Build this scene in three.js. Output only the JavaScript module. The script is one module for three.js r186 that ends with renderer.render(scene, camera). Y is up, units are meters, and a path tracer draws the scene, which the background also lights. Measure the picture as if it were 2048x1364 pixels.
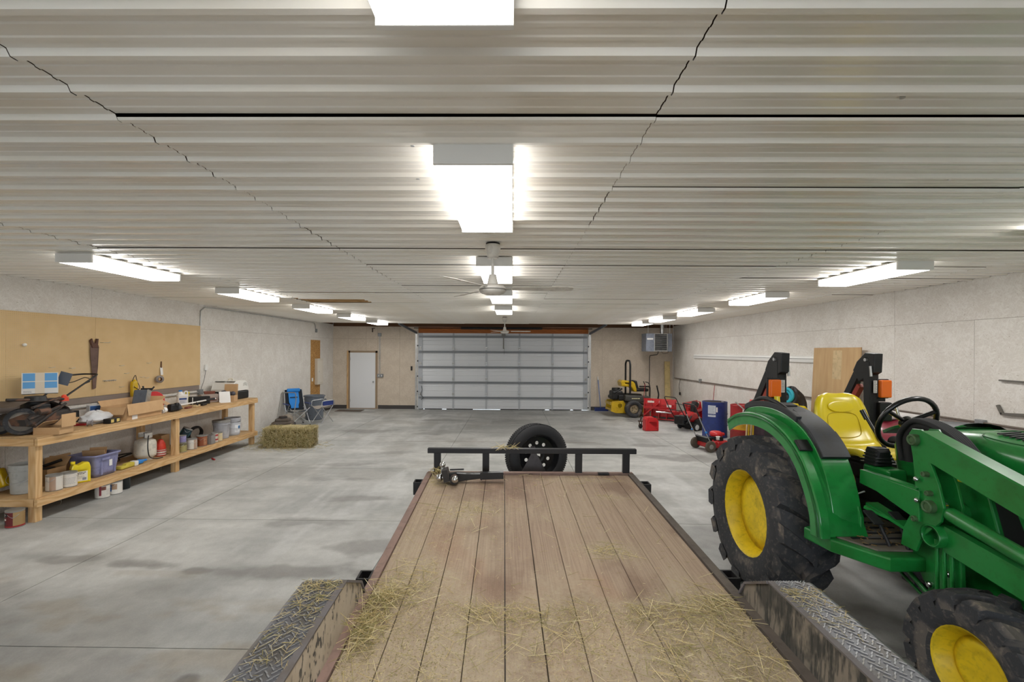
import * as THREE from 'three';
import { RoundedBoxGeometry } from 'three/addons/geometries/RoundedBoxGeometry.js';
import { mergeGeometries } from 'three/addons/utils/BufferGeometryUtils.js';
import { RectAreaLightUniformsLib } from 'three/addons/lights/RectAreaLightUniformsLib.js';

// ---------- camera, sky, exposure ----------
const scene = new THREE.Scene();
const camera = new THREE.PerspectiveCamera(2 * Math.atan(682 / 935) * 180 / Math.PI, 2048 / 1364, 0.05, 200);
camera.position.set(0, 2.1, 0);
camera.rotation.order = 'YXZ';
camera.rotation.set(0, 0.0112, 0.006);
camera.setViewOffset(2048, 1364, 10.5, -21, 2048, 1364);
scene.background = new THREE.Color().setRGB(0.86, 0.95, 1.06);
scene.backgroundIntensity = 5.0;
const renderer = new THREE.WebGLRenderer({ antialias: true });
renderer.toneMapping = THREE.LinearToneMapping;
renderer.toneMappingExposure = 1.0;
renderer.shadowMap.enabled = true;
RectAreaLightUniformsLib.init();
const LAMP = new THREE.Color().setRGB(1.0, 0.985, 0.965), LAMP_POWER = 9.4, LENS_GLOW = 9.0;

// ---------- helpers ----------
let seed = 20240611;
const rnd = (a = 1, b) => { seed |= 0; seed = seed + 0x6D2B79F5 | 0; let t = Math.imul(seed ^ seed >>> 15, 1 | seed); t = t + Math.imul(t ^ t >>> 7, 61 | t) ^ t; const r = ((t ^ t >>> 14) >>> 0) / 4294967296; return b === undefined ? r * a : a + r * (b - a); };
const V = (x, y, z) => new THREE.Vector3(x, y, z), PI = Math.PI, D = PI / 180;
const xf = (g, x = 0, y = 0, z = 0, rx = 0, ry = 0, rz = 0, sx = 1, sy = sx, sz = sx) => g.applyMatrix4(new THREE.Matrix4().compose(V(x, y, z), new THREE.Quaternion().setFromEuler(new THREE.Euler(rx, ry, rz, 'YXZ')), V(sx, sy, sz)));
const B = (w, h, d, ...t) => xf(new THREE.BoxGeometry(w, h, d), ...t);
const RB = (w, h, d, r, ...t) => xf(new RoundedBoxGeometry(w, h, d, 2, Math.min(r, w / 2.01, h / 2.01, d / 2.01)), ...t);
const CY = (rt, rb, h, ...t) => xf(new THREE.CylinderGeometry(rt, rb, h, 20), ...t);
const CO = (rt, rb, h, ...t) => xf(new THREE.CylinderGeometry(rt, rb, h, 20, 1, true), ...t);
const SP = (r, ...t) => xf(new THREE.SphereGeometry(r, 16, 12), ...t);
const TO = (R, r, ...t) => xf(new THREE.TorusGeometry(R, r, 10, 32), ...t);
const LA = (pts, ...t) => xf(new THREE.LatheGeometry(pts.map(p => new THREE.Vector2(p[0], p[1])), 32), ...t);
const shp = (pts, holes = []) => { const s = new THREE.Shape(pts.map(p => new THREE.Vector2(p[0], p[1]))); for (const h of holes) s.holes.push(Array.isArray(h) ? new THREE.Path(h.map(p => new THREE.Vector2(p[0], p[1]))) : h); return s; };
const circ = (x, y, r) => { const p = new THREE.Path(); p.absarc(x, y, r, 0, PI * 2); return p; };
// extrude an XY outline along z, centred on z = 0
const EX = (pts, d, bev = 0, holes = [], ...t) => { const s = pts instanceof THREE.Shape ? pts : shp(pts, holes); const g = new THREE.ExtrudeGeometry(s, { depth: d - 2 * bev, bevelEnabled: bev > 0, bevelThickness: bev, bevelSize: bev, bevelOffset: -bev, bevelSegments: 2, curveSegments: 16 }); g.translate(0, 0, -(d - 2 * bev) / 2); return xf(g, ...t); };
const pv = p => p.isVector3 ? p : V(p[0], p[1], p[2]);
const TU = (pts, r, n = 0, closed = false, rad = 8) => new THREE.TubeGeometry(new THREE.CatmullRomCurve3(pts.map(pv), closed, 'centripetal'), n || pts.length * 6, r, rad, closed);
const bar = (a, b, r, r2 = r, seg = 10) => { a = pv(a); b = pv(b); const d = b.clone().sub(a), g = new THREE.CylinderGeometry(r2, r, d.length(), seg); g.applyQuaternion(new THREE.Quaternion().setFromUnitVectors(V(0, 1, 0), d.clone().normalize())); const m = a.clone().add(b).multiplyScalar(.5); return g.translate(m.x, m.y, m.z); };
const beam = (a, b, w, h) => { a = pv(a); b = pv(b); const m = new THREE.Matrix4().lookAt(a, b, Math.abs(b.clone().sub(a).normalize().y) > .99 ? V(1, 0, 0) : V(0, 1, 0)); const g = new THREE.BoxGeometry(w, h, a.distanceTo(b)); g.applyMatrix4(m); const c = a.clone().add(b).multiplyScalar(.5); return g.translate(c.x, c.y, c.z); };
// polyline pipe with rounded bends
const pipe = (pts, r, bend = .05, rad = 8) => { const q = pts.map(pv), path = new THREE.CurvePath(); let last = q[0]; for (let i = 1; i < q.length; i++) { if (i === q.length - 1) { path.add(new THREE.LineCurve3(last, q[i])); break; } const a = q[i].clone().sub(last), b = q[i + 1].clone().sub(q[i]); const k = Math.min(bend, a.length() * .49, b.length() * .49); const p1 = q[i].clone().addScaledVector(a.normalize(), -k), p2 = q[i].clone().addScaledVector(b.normalize(), k); path.add(new THREE.LineCurve3(last, p1)); path.add(new THREE.QuadraticBezierCurve3(p1, q[i], p2)); last = p2; } return new THREE.TubeGeometry(path, (pts.length - 1) * 10, r, rad, false); };
const flat = g => { const n = g.index ? g.toNonIndexed() : g; for (const k of Object.keys(n.attributes)) if (!['position', 'normal', 'uv'].includes(k)) n.deleteAttribute(k); if (!n.attributes.uv) n.setAttribute('uv', new THREE.BufferAttribute(new Float32Array(n.attributes.position.count * 2), 2)); return n; };
const merge = gs => { gs = (Array.isArray(gs) ? gs : [gs]).flat(3).map(flat); return gs.length > 1 ? mergeGeometries(gs) : gs[0]; };
function boxUV(g, ou = 0, ov = 0) { const p = g.attributes.position, uv = g.attributes.uv, a = V(), b = V(), c = V(), n = V(); for (let i = 0; i < p.count; i += 3) { a.fromBufferAttribute(p, i); b.fromBufferAttribute(p, i + 1); c.fromBufferAttribute(p, i + 2); n.crossVectors(b.clone().sub(a), c.clone().sub(a)); const x = Math.abs(n.x), y = Math.abs(n.y), z = Math.abs(n.z); [a, b, c].forEach((q, k) => { const u = x >= y && x >= z ? [q.z, q.y] : y >= z ? [q.x, q.z] : [q.x, q.y]; uv.setXY(i + k, u[0] + ou, u[1] + ov); }); } return g; }
const strip = (pos, idx) => { const g = new THREE.BufferGeometry(); g.setAttribute('position', new THREE.Float32BufferAttribute(pos, 3)); if (idx) g.setIndex(idx); const n = g.index ? g.toNonIndexed() : g; n.computeVertexNormals(); return n; };
// surface through a grid of points grid[i][j] = [x,y,z], smooth normals
const patch = (grid, closeU = false) => { const n = grid.length, m = grid[0].length, pos = grid.flat(2), idx = []; for (let i = 0; i < n - 1; i++) for (let j = 0; j < m - (closeU ? 0 : 1); j++) { const k = (j + 1) % m, a = i * m + j, b = i * m + k, c = a + m, d = b + m; idx.push(a, c, b, b, c, d); } const g = new THREE.BufferGeometry(); g.setAttribute('position', new THREE.Float32BufferAttribute(pos, 3)); g.setIndex(idx); g.computeVertexNormals(); return g; };
const used = {};
const numbered = n => { used[n] = (used[n] ?? -1) + 1; return used[n] ? n + '_' + String(used[n]).padStart(3, '0') : n; };
const geoMesh = (g, mat, name) => { const m = new THREE.Mesh(g, mat); m.name = name; m.castShadow = m.receiveShadow = true; return m; };
function part(name, geos, mat, parent, o = {}) { let g = merge(geos); if (!o.keepUV) boxUV(g, o.u ?? rnd(3), o.v ?? rnd(3)); const m = geoMesh(g, mat, name); if (o.label) m.userData.label = o.label; if (o.kind) m.userData.kind = o.kind; (parent ?? scene).add(m); return m; }
function tag(o, label, category, group) { o.userData.label = label; o.userData.category = category; if (group) o.userData.group = group; return o; }
function thing(name, label, category, pos = [0, 0, 0], ry = 0, group) { const o = new THREE.Group(); o.name = numbered(name); o.position.set(...pos); o.rotation.set(0, ry, 0, 'YXZ'); scene.add(o); return tag(o, label, category, group); }
function solo(name, label, category, geos, mat, pos = [0, 0, 0], ry = 0, group, o = {}) { const m = part(numbered(name), geos, mat, scene, o); m.position.set(...pos); m.rotation.set(0, ry, 0, 'YXZ'); return tag(m, label, category, group); }
function struct(name, geos, mat, label) { const m = geos ? part(name, geos, mat, scene, { u: 0, v: 0 }) : new THREE.Group(); m.name = name; scene.add(m); m.userData.kind = 'structure'; if (label) { m.userData.label = label; m.userData.category = 'structure'; } return m; }

// ---------- procedural textures ----------
const hsh = (x, y, s) => { let h = Math.imul(x, 374761393) + Math.imul(y, 668265263) + Math.imul(s, 974634777) | 0; h = Math.imul(h ^ h >>> 13, 1274126177); return ((h ^ h >>> 16) >>> 0) / 4294967296; };
function vn(x, y, per, s) { const xi = Math.floor(x), yi = Math.floor(y); let fx = x - xi, fy = y - yi; fx = fx * fx * (3 - 2 * fx); fy = fy * fy * (3 - 2 * fy); const w = (a, p) => ((a % p) + p) % p, px = Array.isArray(per) ? per[0] : per, py = Array.isArray(per) ? per[1] : per; const a = hsh(w(xi, px), w(yi, py), s), b = hsh(w(xi + 1, px), w(yi, py), s), c = hsh(w(xi, px), w(yi + 1, py), s), d = hsh(w(xi + 1, px), w(yi + 1, py), s); return a + (b - a) * fx + (c - a) * fy + (a - b - c + d) * fx * fy; }
const fbm = (u, v, fx, fy, oct, s) => { let t = 0, a = .5, n = 0; for (let i = 0; i < oct; i++) { t += a * vn(u * fx, v * fy, [fx, fy], s + i * 7); n += a; a *= .5; fx *= 2; fy *= 2; } return t / n; };
const ss = (a, b, x) => { x = Math.min(1, Math.max(0, (x - a) / (b - a))); return x * x * (3 - 2 * x); };
const mix = (a, b, t) => a.map((x, i) => x + (b[i] - x) * t);
const hex = h => [(h >> 16 & 255) / 255, (h >> 8 & 255) / 255, (h & 255) / 255];
function tex(w, h, fn, o = {}) { const d = new Uint8Array(w * h * 4); let i = 0; for (let y = 0; y < h; y++) for (let x = 0; x < w; x++) { let c = fn((x + .5) / w, (y + .5) / h); if (typeof c === 'number') c = [c, c, c]; d[i++] = Math.max(0, Math.min(255, c[0] * 255)); d[i++] = Math.max(0, Math.min(255, c[1] * 255)); d[i++] = Math.max(0, Math.min(255, c[2] * 255)); d[i++] = 255; } const t = new THREE.DataTexture(d, w, h); t.wrapS = t.wrapT = THREE.RepeatWrapping; t.magFilter = THREE.LinearFilter; t.minFilter = THREE.LinearMipmapLinearFilter; t.generateMipmaps = true; if (!o.raw) t.colorSpace = THREE.SRGBColorSpace; const s = o.size ?? 1; t.repeat.set(1 / (s[0] ?? s), 1 / (s[1] ?? s)); t.needsUpdate = true; return t; }
const sized = (t, a, b = a) => { const c = t.clone(); c.repeat.set(1 / a, 1 / b); c.needsUpdate = true; return c; };
const mat = (color, rough = .6, o = {}) => new THREE.MeshStandardMaterial({ color, roughness: rough, side: THREE.DoubleSide, ...o });
const phys = (color, rough = .5, o = {}) => new THREE.MeshPhysicalMaterial({ color, roughness: rough, side: THREE.DoubleSide, ...o });

// generic grime: near-white multiplier maps, used to vary any base colour
const grime = tex(512, 512, (u, v) => { const a = fbm(u, v, 4, 4, 6, 3), b = fbm(u, v, 24, 24, 4, 17); const k = 1 - .1 * ss(.45, .8, a) - .08 * ss(.5, .8, b); return [k, k * .985, k * .96]; }, { size: 1 });
const dusty = tex(512, 512, (u, v) => { const a = ss(.42, .72, fbm(u, v, 5, 5, 6, 41)) * .75 + ss(.6, .75, fbm(u, v, 40, 40, 3, 44)) * .3; return mix([.93, .93, .93], hex(0xb5a27c), Math.min(1, a) * .5); }, { size: .7 });
const fineBump = tex(256, 256, (u, v) => .5 * fbm(u, v, 16, 16, 4, 5) + .5 * vn(u * 128, v * 128, 128, 9), { raw: 1, size: .4 });
// painted oriented strand board
const osbHeight = (u, v) => { let m = 0; for (let k = 0; k < 3; k++) { const ang = [0.25, 1.2, 2.35][k], s = Math.round(Math.sin(ang) * 10), c = Math.round(Math.cos(ang) * 10); const a = u * c + v * s, b = -u * s + v * c; m = Math.max(m, vn(a * 3.2 + 50, b * 14 + 50, 100000, 60 + k) * (.6 + .4 * vn(u * 30, v * 30, 30, 70 + k))); } return m; };
const wallBump = tex(1024, 1024, (u, v) => osbHeight(u, v) * .8 + .2 * vn(u * 256, v * 256, 256, 4), { raw: 1, size: 1.22 });
const wallTex = tex(1024, 1024, (u, v) => { const h = osbHeight(u, v), a = fbm(u, v, 5, 5, 5, 21); let c = mix(hex(0xdad4cb), hex(0xe8e4dd), ss(.35, .75, h * .6 + a * .4)); const spot = ss(.8, .88, fbm(u, v, 60, 60, 2, 93)); c = mix(c, hex(0xa39686), spot * .4); return c; }, { size: 1.22 });
const osbTex = tex(512, 512, (u, v) => { const h = osbHeight(u, v); return mix(hex(0x9a6a32), hex(0xd6ab6a), ss(.3, .9, h + .25 * (fbm(u, v, 20, 20, 3, 8) - .5))); }, { size: .9 });
const woodGrain = (u, v, fx, s) => { const w = fbm(u, v, 3, 2, 3, s) * 5; const r = Math.sin((u * fx + w) * PI * 2); return .5 + .28 * r + .3 * (fbm(u, v, 90, 4, 3, s + 5) - .5) * 2; };
const pineTex = tex(512, 1024, (u, v) => { const g = woodGrain(u, v, 7, 31); let c = mix(hex(0xc79a63), hex(0xe2c091), ss(-.2, 1.2, g)); const k = ss(.86, .9, fbm(u, v, 5, 3, 1, 77)); c = mix(c, hex(0x6e4526), k * .8); const st = ss(.62, .8, fbm(u, v, 6, 3, 4, 80)); return mix(c, hex(0x8f7a60), st * .35); }, { size: [.45, 1.3] });
const pineTexX = tex(1024, 512, (v, u) => { const g = woodGrain(u, v, 7, 31); let c = mix(hex(0xc79a63), hex(0xe2c091), ss(-.2, 1.2, g)); const st = ss(.62, .8, fbm(u, v, 6, 3, 4, 80)); return mix(c, hex(0x8f7a60), st * .35); }, { size: [1.3, .45] });
const plyTex = tex(512, 512, (u, v) => { const g = fbm(u, v, 30, 3, 4, 12), k = fbm(u, v, 4, 4, 4, 15); return mix(hex(0xb08c60), hex(0xccad80), g * .7 + k * .4); }, { size: 1.2 });
const cardTex = tex(256, 256, (u, v) => { const g = .5 + .5 * Math.sin(v * PI * 2 * 60); return mix(hex(0xc29b70), hex(0xd2ad80), g * .3 + fbm(u, v, 6, 6, 4, 52) * .7); }, { size: .4 });
const rubberTex = tex(512, 512, (u, v) => { const a = ss(.5, .78, fbm(u, v, 5, 5, 6, 121)), b = ss(.55, .8, fbm(u, v, 30, 30, 4, 131)); return mix(hex(0x3a3b3e), hex(0x83786c), Math.min(1, a * .6 + b * .4)); }, { size: .6 });
const rustTex = tex(512, 512, (u, v) => { const a = ss(.4, .75, fbm(u, v, 6, 6, 6, 141)); return mix(hex(0x3c3836), hex(0x7a5a48), a); }, { size: .5 });
const steelTex = tex(512, 512, (u, v) => { const a = fbm(u, v, 60, 3, 3, 151), b = fbm(u, v, 6, 6, 5, 152); return mix(hex(0xb9bcc0), hex(0xd4d6d8), a * .6 + b * .5); }, { size: 1 });

const ceilTex = tex(256, 256, (u, v) => { const a = fbm(u, v, 3, 6, 4, 161); return mix([1, 1, 1], [.97, .955, .93], ss(.4, .8, a)); }, { size: 2.3 });
// ---------- shared materials ----------
const M = {
  wall: mat(0xffffff, .78, { map: wallTex, bumpMap: wallBump, bumpScale: .0016 }),
  wallBack: mat(0xf3e8da, .78, { map: wallTex, bumpMap: wallBump, bumpScale: .0016 }),
  ceil: phys(0xf6f2ea, .26, { map: ceilTex, clearcoat: .3, clearcoatRoughness: .1 }),
  white: mat(0xe6e5e2, .45, { map: grime }), whitePlastic: mat(0xe9e8e4, .4), cream: mat(0xd9d2c0, .5, { map: grime }),
  dark: mat(0x1c1c1e, .55), black: mat(0x17181a, .5, { map: grime }), blackGloss: phys(0x16171a, .3, { map: grime, clearcoat: .3 }),
  rubber: mat(0xffffff, .85, { map: rubberTex, bumpMap: fineBump, bumpScale: .002 }), rubberClean: mat(0x262628, .8, { bumpMap: fineBump, bumpScale: .001 }),
  pine: mat(0xffffff, .65, { map: pineTex, bumpMap: fineBump, bumpScale: .0008 }), pineX: mat(0xffffff, .65, { map: pineTexX, bumpMap: fineBump, bumpScale: .0008 }),
  ply: mat(0xffffff, .7, { map: plyTex }), osb: mat(0xffffff, .7, { map: osbTex }),
  card: mat(0xffffff, .85, { map: cardTex }),
  galv: mat(0xc6c9cc, .38, { metalness: .75, map: grime }), steel: mat(0xbfc1c4, .3, { metalness: .9 }), chrome: mat(0xdadcde, .12, { metalness: 1 }),
  greyBox: mat(0x9aa0a6, .45, { metalness: .4, map: grime }), greyPaint: mat(0x8f8f8d, .5, { map: grime }),
  rust: mat(0xffffff, .75, { map: rustTex, metalness: .25 }), rustRed: mat(0x8a5344, .8, { map: grime }),
  red: phys(0xc01c22, .35, { map: grime, clearcoat: .4 }), redDull: mat(0xa8262a, .55, { map: grime }), redPlastic: phys(0xd01f24, .4, { clearcoat: .2 }),
  blue: mat(0x2b3f86, .5, { map: grime }), blueBright: mat(0x2f86d6, .6), teal: mat(0x2aa3b5, .55), yellow: phys(0xe0b90c, .4, { map: dusty, clearcoat: .3 }),
  yellowPl: phys(0xf0d818, .35, { clearcoat: .4 }), green: phys(0x1f8a3c, .34, { map: dusty, clearcoat: .5, clearcoatRoughness: .25 }), greenClean: phys(0x1e8c3e, .3, { map: grime, clearcoat: .6, clearcoatRoughness: .2 }),
  seat: phys(0xf2d912, .3, { clearcoat: .6, clearcoatRoughness: .2 }), orange: phys(0xff7a1c, .25, { transmission: .15, thickness: 0 }), lav: mat(0x8f93bf, .5, { map: grime }),
  greyCan: mat(0x6d7684, .55, { map: grime }), paper: mat(0xeceae6, .8), tan: mat(0xcbb48a, .8), brown: mat(0x6b4a30, .8),
  dirtFloor: mat(0x8f8478, .9, { map: grime }),
};
console.log('materials ready');
// ================= the room =================
const XL = -6.5, XR = 5.8, ZB = -16.9, ZF = 5.0, YC = 3.05, DOOR0 = -3.4, DOOR1 = 2.75, DOORH = 2.72;
// ---- floor: concrete slabs between saw cuts
{
  const stains = []; // dark damp stains read off the photograph: x, z, rx, rz, strength
  for (const s of [[-2.0, -4.4, .9, .16, .5], [-1.6, -5.0, .55, .2, .45], [-2.6, -5.7, .5, .18, .4], [-2.1, -6.6, .7, .14, .42], [-2.6, -7.6, .6, .16, .4], [-3.0, -8.6, .8, .15, .35], [-3.6, -4.5, .4, .12, .55], [-3.0, -4.4, .2, .08, .6], [-2.4, -9.6, .6, .2, .35], [-4.6, -3.6, .9, .5, .35], [-3.4, -3.2, .6, .3, .3], [-5.0, -2.8, 1, .5, .3], [-2.5, -3.0, .5, .3, .3], [-3.8, -12.2, .8, .3, .45], [-1.9, -12.0, .5, .4, .4], [1.4, -10.9, .9, .35, .35], [3.4, -10.6, 1.1, .25, .5], [3.6, -9.4, 1.2, .3, .5], [2.0, -12.8, .5, .3, .3], [3.9, -14.6, 1.2, .4, .6], [-2.2, -14.2, .7, .3, .4], [0, -14, .8, .4, .25], [2.9, -5.6, 1.3, .9, .25], [4.2, -4.2, .9, .8, .4], [3.2, -3.2, 1.4, .9, .45], [-5.2, -15.9, .6, .25, .6], [1.9, -7.8, .5, .3, .3], [1.7, -6.4, .3, .2, .3], [-2.05, -2.95, .1, .07, .8], [2.4, -2.4, .5, .3, .35], [-4.4, -4.6, .3, .1, .4]]) stains.push(s);
  const X0 = XL, X1 = XR, Z0 = ZB, Z1 = 1.0, W = X1 - X0, H = Z1 - Z0;
  const fl = tex(2048, 2048, (u, v) => {
    const x = X0 + u * W, z = Z0 + v * H, a = fbm(u, v, 10, 13, 6, 201), b = fbm(u, v, 160, 200, 3, 211), c = fbm(u, v, 36, 9, 4, 231), sw = fbm(u + a * .01, v, 14, 60, 4, 241);
    let col = mix(hex(0x9e9f9c), hex(0xc2c2be), ss(.3, .72, a * .55 + sw * .45));
    col = mix(col, hex(0xd0d1d0), ss(.55, .8, c) * .45); col = mix(col, hex(0x8d8a83), ss(.55, .75, fbm(u, v, 18, 22, 5, 251)) * .34);
    let st = 0; const wob = (fbm(u, v, 30, 60, 5, 261) - .5) * 2.1;
    for (const s of stains) { const dx = (x - s[0]) / s[2], dz = (z - s[1]) / s[3]; if (dx * dx + dz * dz > 6) continue; const r = Math.sqrt(dx * dx + dz * dz) + wob; st = Math.max(st, s[4] * (1 - ss(.45, 1.15, r))); }
    col = mix(col, hex(0x706d69), st);
    if (z > -4.4 && x < -1.2) { const d = ss(.5, .72, fbm(u, v, 26, 60, 5, 271)) * ss(-5.2, -3.4, z); col = mix(col, hex(0x8f8069), d * .35); }
    const k = .95 + .1 * b + (hsh(Math.floor(u * 2048), Math.floor(v * 2048), 7) - .5) * .05; return col.map(q => q * k);
  });
  fl.wrapS = fl.wrapT = THREE.ClampToEdgeWrapping;
  const m = phys(0xffffff, .62, { map: fl, bumpMap: sized(fineBump, .5), bumpScale: .0005, clearcoat: .12, clearcoatRoughness: .45 });
  const floor = struct('floor', null, null, 'grey stained concrete floor cut into square slabs');
  const xs = [XL, -4.22, -1.32, 1.1, 3.66, XR], zs = [ZF, 1.7, -.8, -3.26, -5.75, -8.3, -10.85, -13.6, ZB - .25];
  for (let i = 0; i < xs.length - 1; i++) for (let j = 0; j < zs.length - 1; j++) {
    const gp = .004, w = xs[i + 1] - xs[i] - 2 * gp, d = zs[j] - zs[j + 1] - 2 * gp, g = flat(B(w, .1, d, (xs[i] + xs[i + 1]) / 2, -.05, (zs[j] + zs[j + 1]) / 2)), p = g.attributes.position, uv = g.attributes.uv;
    for (let k = 0; k < p.count; k++) uv.setXY(k, (p.getX(k) - X0) / W, (p.getZ(k) - Z0) / H);
    part('slab', g, m, floor, { keepUV: 1 });
  }
  part('joint_filler', B(4.4, .004, .014, -.25, -.001, -10.85), mat(0x7d6a54, .9), floor);
  part('sub_base', B(XR - XL, .05, ZF - ZB, (XR + XL) / 2, -.125, (ZF + ZB) / 2), mat(0x4c4843, .9), floor);
  struct('ground', B(90, .05, 90, 0, -.19, -6), mat(0xb9b7b0, .9), 'pale concrete apron outside the big doors');
}
// ---- walls of painted strand board sheets
function sheets(name, label, along, at, inward, a0, a1, openings, material) { // along 'x' or 'z'; openings [[from,to,top]]
  const w = struct(name, null, null, label), th = .012, gap = .0018, mk = (s0, s1, y0, y1) => { if (s1 - s0 < .02 || y1 - y0 < .02) return; const L = s1 - s0 - 2 * gap, H = y1 - y0 - 2 * gap, c = (s0 + s1) / 2, y = (y0 + y1) / 2, off = inward * th / 2; part('wall_panel', along === 'x' ? B(L, H, th, c, y, at + off) : B(th, H, L, at + off, y, c), material, w); };
  const cuts = new Set([a0, a1]); for (const o of openings) { cuts.add(o[0]); cuts.add(o[1]); } for (let s = a0 + 1.22; s < a1; s += 1.22) if (![...cuts].some(c => Math.abs(c - s) < .25)) cuts.add(s);
  const cs = [...cuts].sort((p, q) => p - q);
  for (let i = 0; i < cs.length - 1; i++) { const mid = (cs[i] + cs[i + 1]) / 2, o = openings.find(p => mid > p[0] && mid < p[1]), b = o ? o[2] : 0; mk(cs[i], cs[i + 1], b, Math.max(b, 2.53)); }
  const step = name === 'wall_back' ? 1 : 2; for (let i = 0; i < cs.length - 1; i += step) { const e = Math.min(i + step, cs.length - 1), mid = (cs[i] + cs[e]) / 2, o = openings.find(p => mid > p[0] && mid < p[1]); const b = o ? Math.max(2.53, o[2]) : 2.53; mk(cs[i], cs[e], b, along === 'x' && name === 'wall_back' ? 2.98 : YC - .004); }
  // framed core behind the sheets, with the same openings
  const core = [], mkc = (s0, s1, y0, y1) => { if (s1 - s0 > .01 && y1 - y0 > .01) core.push(along === 'x' ? B(s1 - s0, y1 - y0, .14, (s0 + s1) / 2, (y0 + y1) / 2, at - inward * .0705) : B(.14, y1 - y0, s1 - s0, at - inward * .0705, (y0 + y1) / 2, (s0 + s1) / 2)); };
  const os = openings.slice().sort((p, q) => p[0] - q[0]); let s = a0; for (const o of os) { mkc(s, o[0], -.05, 3.75); mkc(o[0], o[1], o[2], 3.75); s = o[1]; } mkc(s, a1, -.05, 3.75);
  part('wall_core', core, M.brown, w);
}
sheets('wall_left', 'painted strand board wall behind the workbench', 'z', XL, 1, ZB, ZF, [], M.wall);
sheets('wall_right', 'painted strand board wall behind the green tractor', 'z', XR, -1, ZB, ZF, [], M.wall);
sheets('wall_back', 'beige strand board wall around the big overhead door', 'x', ZB, 1, XL, XR, [[-5.93, -4.87, 2.08], [DOOR0, DOOR1, DOORH]], M.wallBack);
sheets('wall_front', 'strand board wall around the open door behind the camera', 'x', ZF, -1, XL, XR, [[DOOR0, DOOR1, 2.72]], M.wall);
struct('baseboard_back', [B(.55, .13, .02, -6.22, .066, ZB + .023), B(1.4, .13, .02, -4.14, .066, ZB + .023), B(2.95, .13, .02, 4.3, .066, ZB + .023)], mat(0x4a4644, .7), 'dark base strip along the back wall');
struct('baseboard_left', B(.02, .13, 1.0, XL + .023, .066, -16.37), mat(0x4a4644, .7), 'dark base strip at the far end of the left wall');
struct('roof', [B(XR - XL + .3, .1, ZF - ZB + .3, (XL + XR) / 2, 3.8, (ZF + ZB) / 2)], M.brown, 'dark roof deck above the ceiling opening');
// ---- ceiling of ribbed steel sheets, ribs running across the room
{
  const ceil = struct('ceiling', null, null, 'ribbed white steel ceiling sheets with dark open laps');
  const PITCH = .2035, N = 4, ROW = PITCH * N, ZE = -15.0, cols = [XL + .013, -3.86, -1.6, .57, 2.87, 5.13, XR - .013];
  const prof = []; // one pitch: z offset, drop below the pan
  const one = [[0, 0], [.012, .019], [.036, .019], [.048, 0], [.086, 0], [.091, .004], [.107, .004], [.112, 0], [.146, 0], [.151, .004], [.167, .004], [.172, 0]];
  for (let k = 0; k < N; k++) for (const [z, y] of one) prof.push([k * PITCH + z, y]); prof.push([ROW, 0]); const tail = [[ROW + .012, .019], [ROW + .034, .019]];
  const cache = {};
  // open: the lap at the start of the sheet hangs free; bare: no lap over the next sheet
  const sheet = (L, open, bare) => cache[[L.toFixed(3), open, bare]] ??= (() => { const pr = [...(open ? [[.012 * open, .019 * open]] : prof.slice(0, 1)), ...prof.slice(1), ...(bare ? [] : tail)], pos = [], idx = []; pr.forEach(([z, y]) => pos.push(-L / 2, -y, -z, L / 2, -y, -z)); for (let i = 0; i < pr.length - 1; i++) { const a = i * 2; idx.push(a, a + 1, a + 2, a + 1, a + 3, a + 2); } return boxUV(flat(strip(pos, idx))); })();
  const ZS = 5.463, isOpen = (r, c) => r === 9 ? (c > 1 ? .5 : c < 1 ? .3 : 0) : r === 10 ? (c >= 3 ? .25 : 0) : r === 12 ? (c >= 1 ? .3 : 0) : r > 9 && hsh(r, c, 77) < .2 ? .25 : 0;
  let row = 0;
  for (let z = ZS; z > ZE; z -= ROW, row++) {
    const hatch = Math.abs(z + 8.45) < ROW / 2;
    for (let c = 0; c < cols.length - 1; c++) {
      let spans = [[cols[c], cols[c + 1]]];
      if (hatch && c === 0) spans = [[cols[0], -3.98]]; if (hatch && c === 1) spans = [[-2.72, cols[2]]];
      for (const [a, b] of spans) { if (b - a < .03) continue; const L = b - a - [.002, .004, .006][Math.floor(rnd(3))]; const m = geoMesh(sheet(L, isOpen(row, c), isOpen(row + 1, c) > 0), M.ceil, 'ceiling_panel'); m.position.set(a + L / 2, YC - .001 - rnd(.003), z); m.rotation.set(rnd(-.0018, .0018), 0, rnd(-.0012, .0012)); ceil.add(m); }
    }
    if (hatch) { ceil.userData.hz = z; }
  }
  const hz = ceil.userData.hz ?? -8.5; delete ceil.userData.hz;
  const h0 = hz - .02, h1 = hz - ROW + .0, cx = (-3.98 - 2.72) / 2;
  struct('trim_1', [B(1.26, .24, .038, cx, YC + .125, h0 + .02), B(1.26, .24, .038, cx, YC + .125, h1 - .02), B(.038, .24, .86, -3.98 + .02, YC + .125, (h0 + h1) / 2), B(.038, .24, .86, -2.72 - .02, YC + .125, (h0 + h1) / 2)], M.pineX, 'wooden frame of the open attic hatch in the ceiling');
  // screw heads
  const sc = []; for (let i = 0; i < 240; i++) { const rr = Math.floor(rnd(row)), x = XL + .4 + rnd(11.4), z = 5.463 - rr * ROW - .07 - PITCH * Math.floor(rnd(4)); if (z > 0 || z < -15) continue; sc.push(CY(.009, .009, .008, x, YC - .009, z)); }
  part('screws', sc, M.steel, ceil, { kind: 'stuff' });
  // timber at the end of the ceiling above the door
  struct('trim_2', [B(XR - XL - .03, .05, .09, (XL + XR) / 2, YC + .03, -15.4)], M.brown, 'dark timber edge where the ceiling stops before the door');
  struct('trim_3', [B(6.12, .24, .04, -.32, DOORH + .125, ZB + .034)], mat(0xcf9560, .7, { map: pineTexX }), 'orange brown timber header above the big door');
}
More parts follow.
